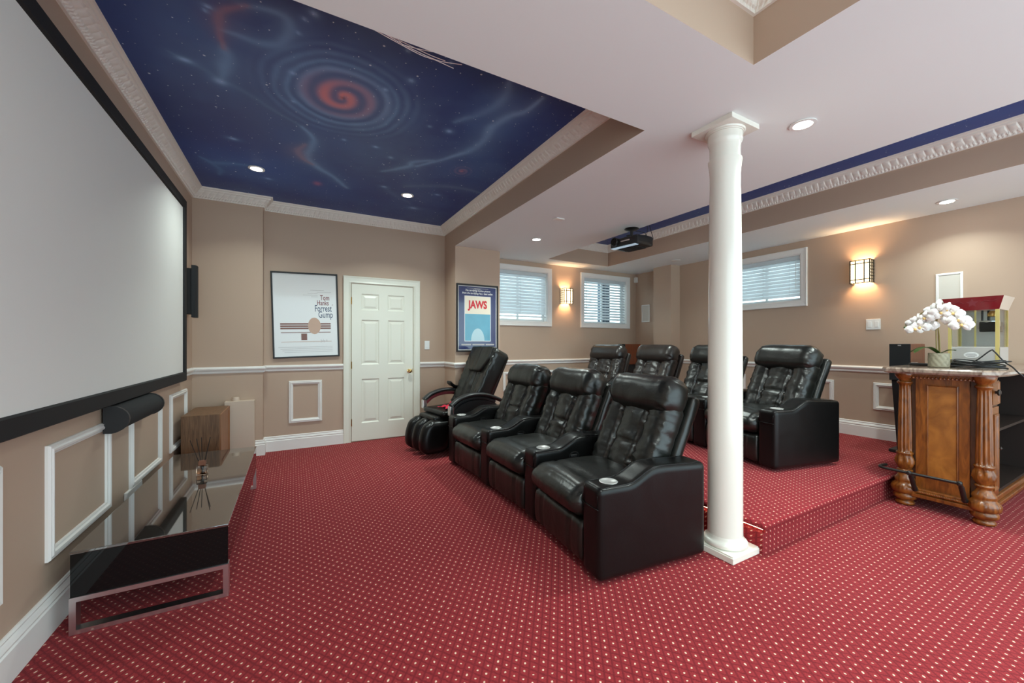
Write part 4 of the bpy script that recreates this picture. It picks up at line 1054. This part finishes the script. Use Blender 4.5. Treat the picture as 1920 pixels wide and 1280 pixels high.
# countertop with clipped corner
b = BM()
pts = [(4.055, 1.285), (4.055, 1.255), (4.09, 1.19), (4.09, .86), (4.055, .765), (4.085, .725), (4.20, .705), (5.655, .705), (5.655, 1.325), (4.20, 1.325), (4.085, 1.315)]
pts = [(4.045, 1.27), (4.060, .78), (4.12, .715), (4.30, .700), (5.655, .700), (5.655, 1.325), (4.15, 1.325)]
zs = [(1.024, .012), (1.032, .004), (1.038, 0), (1.056, 0), (1.064, .004), (1.068, .012)]
cx_, cy_ = 4.85, 1.01; rows = []
for z, ins in zs:
    row = []
    for x, y in pts:
        dx, dy = cx_-x, cy_-y; row.append(b.verts.new((x+math.copysign(ins, dx), y+math.copysign(ins, dy), z)))
    rows.append(row)
for r0, r1 in zip(rows, rows[1:]):
    for i in range(len(pts)): j = (i+1) % len(pts); b.faces.new((r0[i], r0[j], r1[j], r1[i]))
b.faces.new(rows[0]); b.faces.new(rows[-1]); bmesh.ops.recalc_face_normals(b, faces=b.faces)
obj('countertop', b, 'marble', label='brown marbled stone countertop with rounded edge lying on the wooden bar', cat='countertop')
ZK = 1.068
# packet on the open shelf
t = empty('snack_box', (4.66, .88, .62), R(15), 'orange and white box on the dark open shelf beside the bar drawer', 'box')
b = BM(); box(b, -.04, .04, -.03, .03, .001, .22); obj('carton', b, 'white_plastic', t)
b = BM(); box(b, -.041, .041, -.031, .031, .10, .20); obj('printed_band', b, 'card_orange', t)

# ------------------------------------------------------------------ popcorn machine
t = empty('popcorn_machine', (4.86, .955, ZK), 0, 'popcorn machine with flared dark red canopy, yellow posts and glass sides', 'popcorn machine')
x0, x1, y0, y1 = 4.72, 4.99, .822, 1.092; zb, zg, zt_ = ZK, 1.225, 1.52
b = BM(); box(b, x0+.004, x1, y0, y1, zb+.012, zg, .003); obj('base', b, 'silver_plate', t)
for x in (x0+.02, x1-.02):
    for y in (y0+.02, y1-.02): b = BM(); lathe(b, [(.012, zb+.0005), (.012, zb+.012)], (x, y, 0), 10); obj('foot', b, 'black_plastic', t)
for x in (x0, x1-.016):
    for y in (y0, y1-.020): b = BM(); box(b, x, x+.016, y, y+.020, zb+.014 if x == x0 else zg, zt_); obj('corner_post', b, 'gold_trim', t)
for y in (y0+.005, y1-.008): b = BM(); box(b, x0+.016, x1-.016, y, y+.003, zg, zt_); obj('side_pane', b, 'glass', t)
b = BM(); box(b, x0+.004, x0+.007, y0+.02, y1-.02, zg+.01, zt_); obj('front_pane', b, 'glass', t)
b = BM(); box(b, x1-.012, x1-.008, y0+.02, y1-.02, zg, zt_); obj('back_panel', b, 'silver_plate', t)
b = BM(); box(b, x0+.008, x0+.012, y0+.118, y0+.128, zg, zt_); obj('door_stile', b, 'gold_trim', t)
b = BM(); box(b, x0+.10, x1-.02, y0+.03, y1-.03, zg, zg+.004); obj('popcorn_tray', b, 'silver_plate', t)
# canopy
b = BM(); lo = [(x0, y0), (x0, y1), (x1, y1), (x1, y0)]; e = .028
hi = [(x0-e, y0-e), (x0-e, y1+e), (x1+e, y1+e), (x1+e, y0-e)]
A = [b.verts.new((*p, zt_-.004)) for p in lo]; B = [b.verts.new((*p, 1.618)) for p in hi]
for i in range(4):
    f = b.faces.new((A[i], A[(i+1) % 4], B[(i+1) % 4], B[i])); f.material_index = 0 if i == 0 else 1
b.faces.new(A).material_index = 1; b.faces.new(B); bmesh.ops.recalc_face_normals(b, faces=b.faces)
obj('canopy', b, ['red_enamel', 'duct_beige'], t)
b = BM(); star = []
for i in range(10):
    r_ = .034 if i % 2 == 0 else .016; a = PI/2+i*PI/5; star.append((.957+r_*math.cos(a), 1.572+r_*math.sin(a)))
cb = lambda s_, tt, o: (x0-e*(tt-zt_)/(1.618-zt_)-o, s_, tt)
poly(b, cb, star, .0015, .001); obj('star_emblem', b, 'maroon', t)
b = BM()
for sy in (-1, 1): tube(b, spline([cb(.957+sy*.045, 1.572, .001), cb(.957+sy*.07, 1.588, .001), cb(.957+sy*.10, 1.580, .001), cb(.957+sy*.125, 1.592, .001)], 5), .0016, 5)
obj('scroll_ornament', b, 'maroon', t)
b = BM(); lathe(b, [(.001, 1.355), (.040, 1.358), (.056, 1.372), (.060, 1.395), (.060, 1.430), (.064, 1.434)], (4.86, .90, 0), 24); obj('kettle', b, 'silver', t, True)
b = BM(); box(b, 4.80, 4.93, y0+.02, .94, 1.345, 1.425, .006); obj('heater_box', b, 'black_metal', t)
b = BM(); lathe(b, [(.008, 1.43), (.008, zt_)], (4.86, .90, 0), 8); lathe(b, [(.006, 1.43), (.006, zt_)], (4.84, .93, 0), 8); obj('stirrer_rod', b, 'black_metal', t)
b = BM(); lathe(b, [(.016, 1.505), (.030, 1.480), (.028, 1.465), (.01, 1.46)], (4.78, .865, 0), 12); obj('lamp_holder', b, 'brass', t, True)
b = BM(); poly(b, lambda s_, tt, o: (x0+.003-o, s_, tt), [(.965+.040*math.cos(a), 1.160+.024*math.sin(a)) for a in [2*PI*i/24 for i in range(24)]], .0012, .001); obj('oval_badge', b, 'white_plastic', t)
b = BM()
for q, (dz, hw) in enumerate(((.010, .024), (.002, .030), (-.006, .030), (-.013, .020))): rect(b, lambda s_, tt, o: (x0+.003-o, s_, tt), .965-hw, .965+hw, 1.159+dz, 1.163+dz, .0022)
obj('badge_print', b, 'ink_grey', t)

# ------------------------------------------------------------------ orchid
OX, OY = 4.35, 1.055
t = empty('potted_orchid', (OX, OY, ZK), 0, 'white orchid in a patterned beige ceramic pot on the bar top', 'potted plant')
b = BM()
def dia(r, z, a):
    k = z*60+a*11/2; l = z*60-a*11/2; return r*(1+.035*(abs(math.sin(k))-abs(math.cos(l)))) if ZK+.006 < z < ZK+.104 else r
pr = [(.052, ZK+.0005), (.057, ZK+.004)]+[(.0585, ZK+.006+i*.0033) for i in range(31)]+[(.058, ZK+.110), (.053, ZK+.110), (.052, ZK+.098)]
lathe(b, pr, (OX, OY, 0), 88, dia); obj('pot', b, 'ceramic', t, True, angle=60)
b = BM()
def lf(p, u): p.z += ns(p, (30, 30, 1), 4)*.004; return p
lathe(b, [(.050, ZK+.096), (.050, ZK+.099), (.02, ZK+.104), (.001, ZK+.104)], (OX, OY, 0), 20); obj('moss', b, 'stem', t, True)
def leafm(bm, pts, wd):
    P = spline(pts, 5); n = len(P); rows = []
    for i, p in enumerate(P):
        d = (P[min(i+1, n-1)]-P[max(i-1, 0)]).normalized(); sd = d.cross(Vector((0, 0, 1)))
        sd = sd.normalized() if sd.length > .05 else Vector((0, 1, 0)); w2 = wd*math.sin(PI*min(1, (.08+.92*i/(n-1)))*.98)**.6
        up = sd.cross(d)
        rows.append([bm.verts.new(p+sd*w2+up*.006), bm.verts.new(p), bm.verts.new(p-sd*w2+up*.006)])
    for a, c in zip(rows, rows[1:]): bm.faces.new((a[0], a[1], c[1], c[0])); bm.faces.new((a[1], a[2], c[2], c[1]))
    r = bmesh.ops.solidify(bm, geom=bm.faces[:], thickness=.002)
    return bm
VR = Vector((-.18, -.98, 0)).normalized()*-1   # towards image-left
for pts in ([(OX, OY, ZK+.10), (OX-.01, OY+.05, ZK+.145), (OX-.02, OY+.10, ZK+.150), (OX-.03, OY+.150, ZK+.115)], [(OX, OY, ZK+.10), (OX-.05, OY+.04, ZK+.15), (OX-.09, OY+.08, ZK+.14), (OX-.12, OY+.10, ZK+.11)], [(OX, OY, ZK+.10), (OX+.01, OY-.05, ZK+.13), (OX, OY-.09, ZK+.13)]):
    obj('leaf', leafm(BM(), pts, .032), 'leaf', t, True)
stems = [[(OX, OY+.01, ZK+.09), (OX-.005, OY+.012, ZK+.30), (OX-.01, OY-.005, ZK+.42), (OX-.02, OY-.05, ZK+.45), (OX-.03, OY-.10, ZK+.42), (OX-.03, OY-.15, ZK+.34)],
         [(OX+.01, OY-.004, ZK+.09), (OX, OY+.0, ZK+.28), (OX-.01, OY+.03, ZK+.40), (OX-.02, OY+.08, ZK+.43), (OX-.02, OY+.12, ZK+.38), (OX-.02, OY+.155, ZK+.345)]]
for s_ in stems: obj('stem', tube(BM(), spline(s_, 6), .0042, 7), 'stem', t, True)
b = BM(); tube(b, [(OX+.01, OY, ZK+.09), (OX+.005, OY+.006, ZK+.33)], .0035, 6); obj('support_stick', b, 'stem', t)
def flower(c, yaw, pitch, sc, sd):
    rs = random.Random(sd)
    M_ = Matrix.Translation(c) @ Euler((0, pitch, yaw)).to_matrix().to_4x4()      # faces local -X
    b = BM()
    for k, (ang, ln, wd) in enumerate(((0, .040, .034), (180, .040, .034), (90, .038, .020), (215, .036, .018), (325, .036, .018))):
        a = R(ang+rs.uniform(-8, 8)); n = 6; rows = []
        for i in range(n+1):
            f = i/n; w2 = wd*.62*math.sin(PI*(.06+.90*f))**.7; rd = ln*(.12+.95*f)
            row = []
            for q in (-1, -.5, 0, .5, 1):
                yy = rd*math.cos(a)-q*w2*math.sin(a); zz = rd*math.sin(a)+q*w2*math.cos(a)
                xx = -.010*math.sin(f*PI)+.008*q*q+.010*f*f*(1 if k > 1 else .3)-.002*k/5
                row.append(b.verts.new((xx*sc*1.2, yy*sc, zz*sc)))
            rows.append(row)
        for r0, r1 in zip(rows, rows[1:]):
            for q in range(4): b.faces.new((r0[q], r0[q+1], r1[q+1], r1[q]))
    bmesh.ops.transform(b, matrix=M_, verts=b.verts); o = obj('flower', b, 'petal', t, True, angle=180)
    b = BM(); rgrid(b, (-.008*sc, 0, -.004*sc), (.007*sc, .005*sc, .007*sc), .004*sc, (4, 4, 4)); bmesh.ops.transform(b, matrix=M_, verts=b.verts); obj('lip', b, 'petal_lip', o, True)
fl = [(.128, .345), (.118, .300), (.105, .365), (.090, .315), (.060, .385), (.055, .330), (.020, .440), (.030, .400), (-.020, .425), (-.015, .455), (-.055, .440), (-.085, .410), (-.075, .365), (-.115, .360), (-.130, .325)]
for i, (l, h) in enumerate(fl):
    rs = random.Random(i); flower(Vector((OX-.035+rs.uniform(-.03, .03), OY+l, ZK+h)), R(rs.uniform(-35, 35)), R(rs.uniform(-25, 15)), rs.uniform(1.3, 1.6), i)
for p in ((OX-.02, OY+.185, ZK+.315), (OX-.02, OY+.175, ZK+.335)):
    b = BM(); rgrid(b, p, (.008, .010, .008), .007, (4, 4, 4)); obj('bud', b, 'leaf', t, True)

# ------------------------------------------------------------------ cable coil and microphone-like handset on the bar
t = empty('cable_coil', (4.46, .88, ZK), 0, 'loosely coiled black cable heaped in front of the popcorn machine', 'cable')
rs = random.Random(3)
for q in range(7):
    pts = []; a0 = rs.uniform(0, 6); cx2, cy2 = 4.47+rs.uniform(-.02, .02), .885+rs.uniform(-.02, .02); rx, ry = rs.uniform(.07, .11), rs.uniform(.10, .165)
    for i in range(10):
        a = a0+2*PI*i/10; pts.append((cx2+rx*math.cos(a), cy2+ry*math.sin(a), ZK+.006+q*.0065+.006*math.sin(2*a+q)+(.012 if q > 4 else 0)*abs(math.sin(a))))
    obj('cable_loop', tube(BM(), spline(pts, 5, True), .0042, 7, True), 'black_plastic', t, True)
obj('cable_end', tube(BM(), spline([(4.42, 1.0, ZK+.03), (4.44, .90, ZK+.045), (4.46, .82, ZK+.13), (4.46, .80, ZK+.125), (4.45, .75, ZK+.05), (4.38, .705, ZK+.02), (4.33, .66, ZK-.03), (4.40, .60, ZK-.10)], 7), .0045, 7), 'black_plastic', t, True)
t = empty('remote_control', (4.50, 1.20, ZK), R(70), 'small black handset with grey tip lying behind the orchid pot', 'remote control')
b = BM(); rgrid(b, (0, 0, .013), (.07, .022, .012), .010, (8, 5, 4)); obj('handset_body', b, 'black_plastic', t, True)
b = BM(); box(b, .02, .055, -.012, .012, .0255, .028, .001); obj('grey_buttons', b, 'silver', t)

# ------------------------------------------------------------------ tower speakers on tapered stands
def tower(loc, ang, label):
    t = empty('tower_speaker', loc, ang, label, 'speaker', 'black fronted reddish wood speakers on stands', local=True)
    b = BM(); box(b, .015, .38, -.075, .075, .70, 1.05, .003); obj('speaker_cabinet', b, 'speaker_wood', t)
    b = BM(); box(b, .0, .014, -.075, .075, .70, 1.05, .003); obj('front_grille', b, 'speaker_cloth', t)
    b = BM(); box(b, -.003, 0, -.012, .012, 1.03, 1.04); obj('badge', b, 'silver', t)
    b = BM(); lo = [(.06, -.035), (.06, .035), (.33, .035), (.33, -.035)]; hi = [(.01, -.06), (.01, .06), (.36, .06), (.36, -.06)]
    A = [b.verts.new((*p, .03)) for p in lo]; B = [b.verts.new((*p, .698)) for p in hi]
    for i in range(4): b.faces.new((A[i], A[(i+1) % 4], B[(i+1) % 4], B[i]))
    b.faces.new(A); b.faces.new(B); bmesh.ops.recalc_face_normals(b, faces=b.faces); obj('stand_column', b, 'black_plastic', t)
    b = BM(); box(b, .0, .37, -.08, .08, .001, .030, .004); obj('stand_foot', b, 'black_plastic', t)
tower((5.08, 1.495, ZP), 0, 'wooden speaker with black front on a tapered stand behind the bar')
tower((4.93, 5.00, ZP), 0, 'wooden speaker on a stand in the far corner behind the left platform recliners')
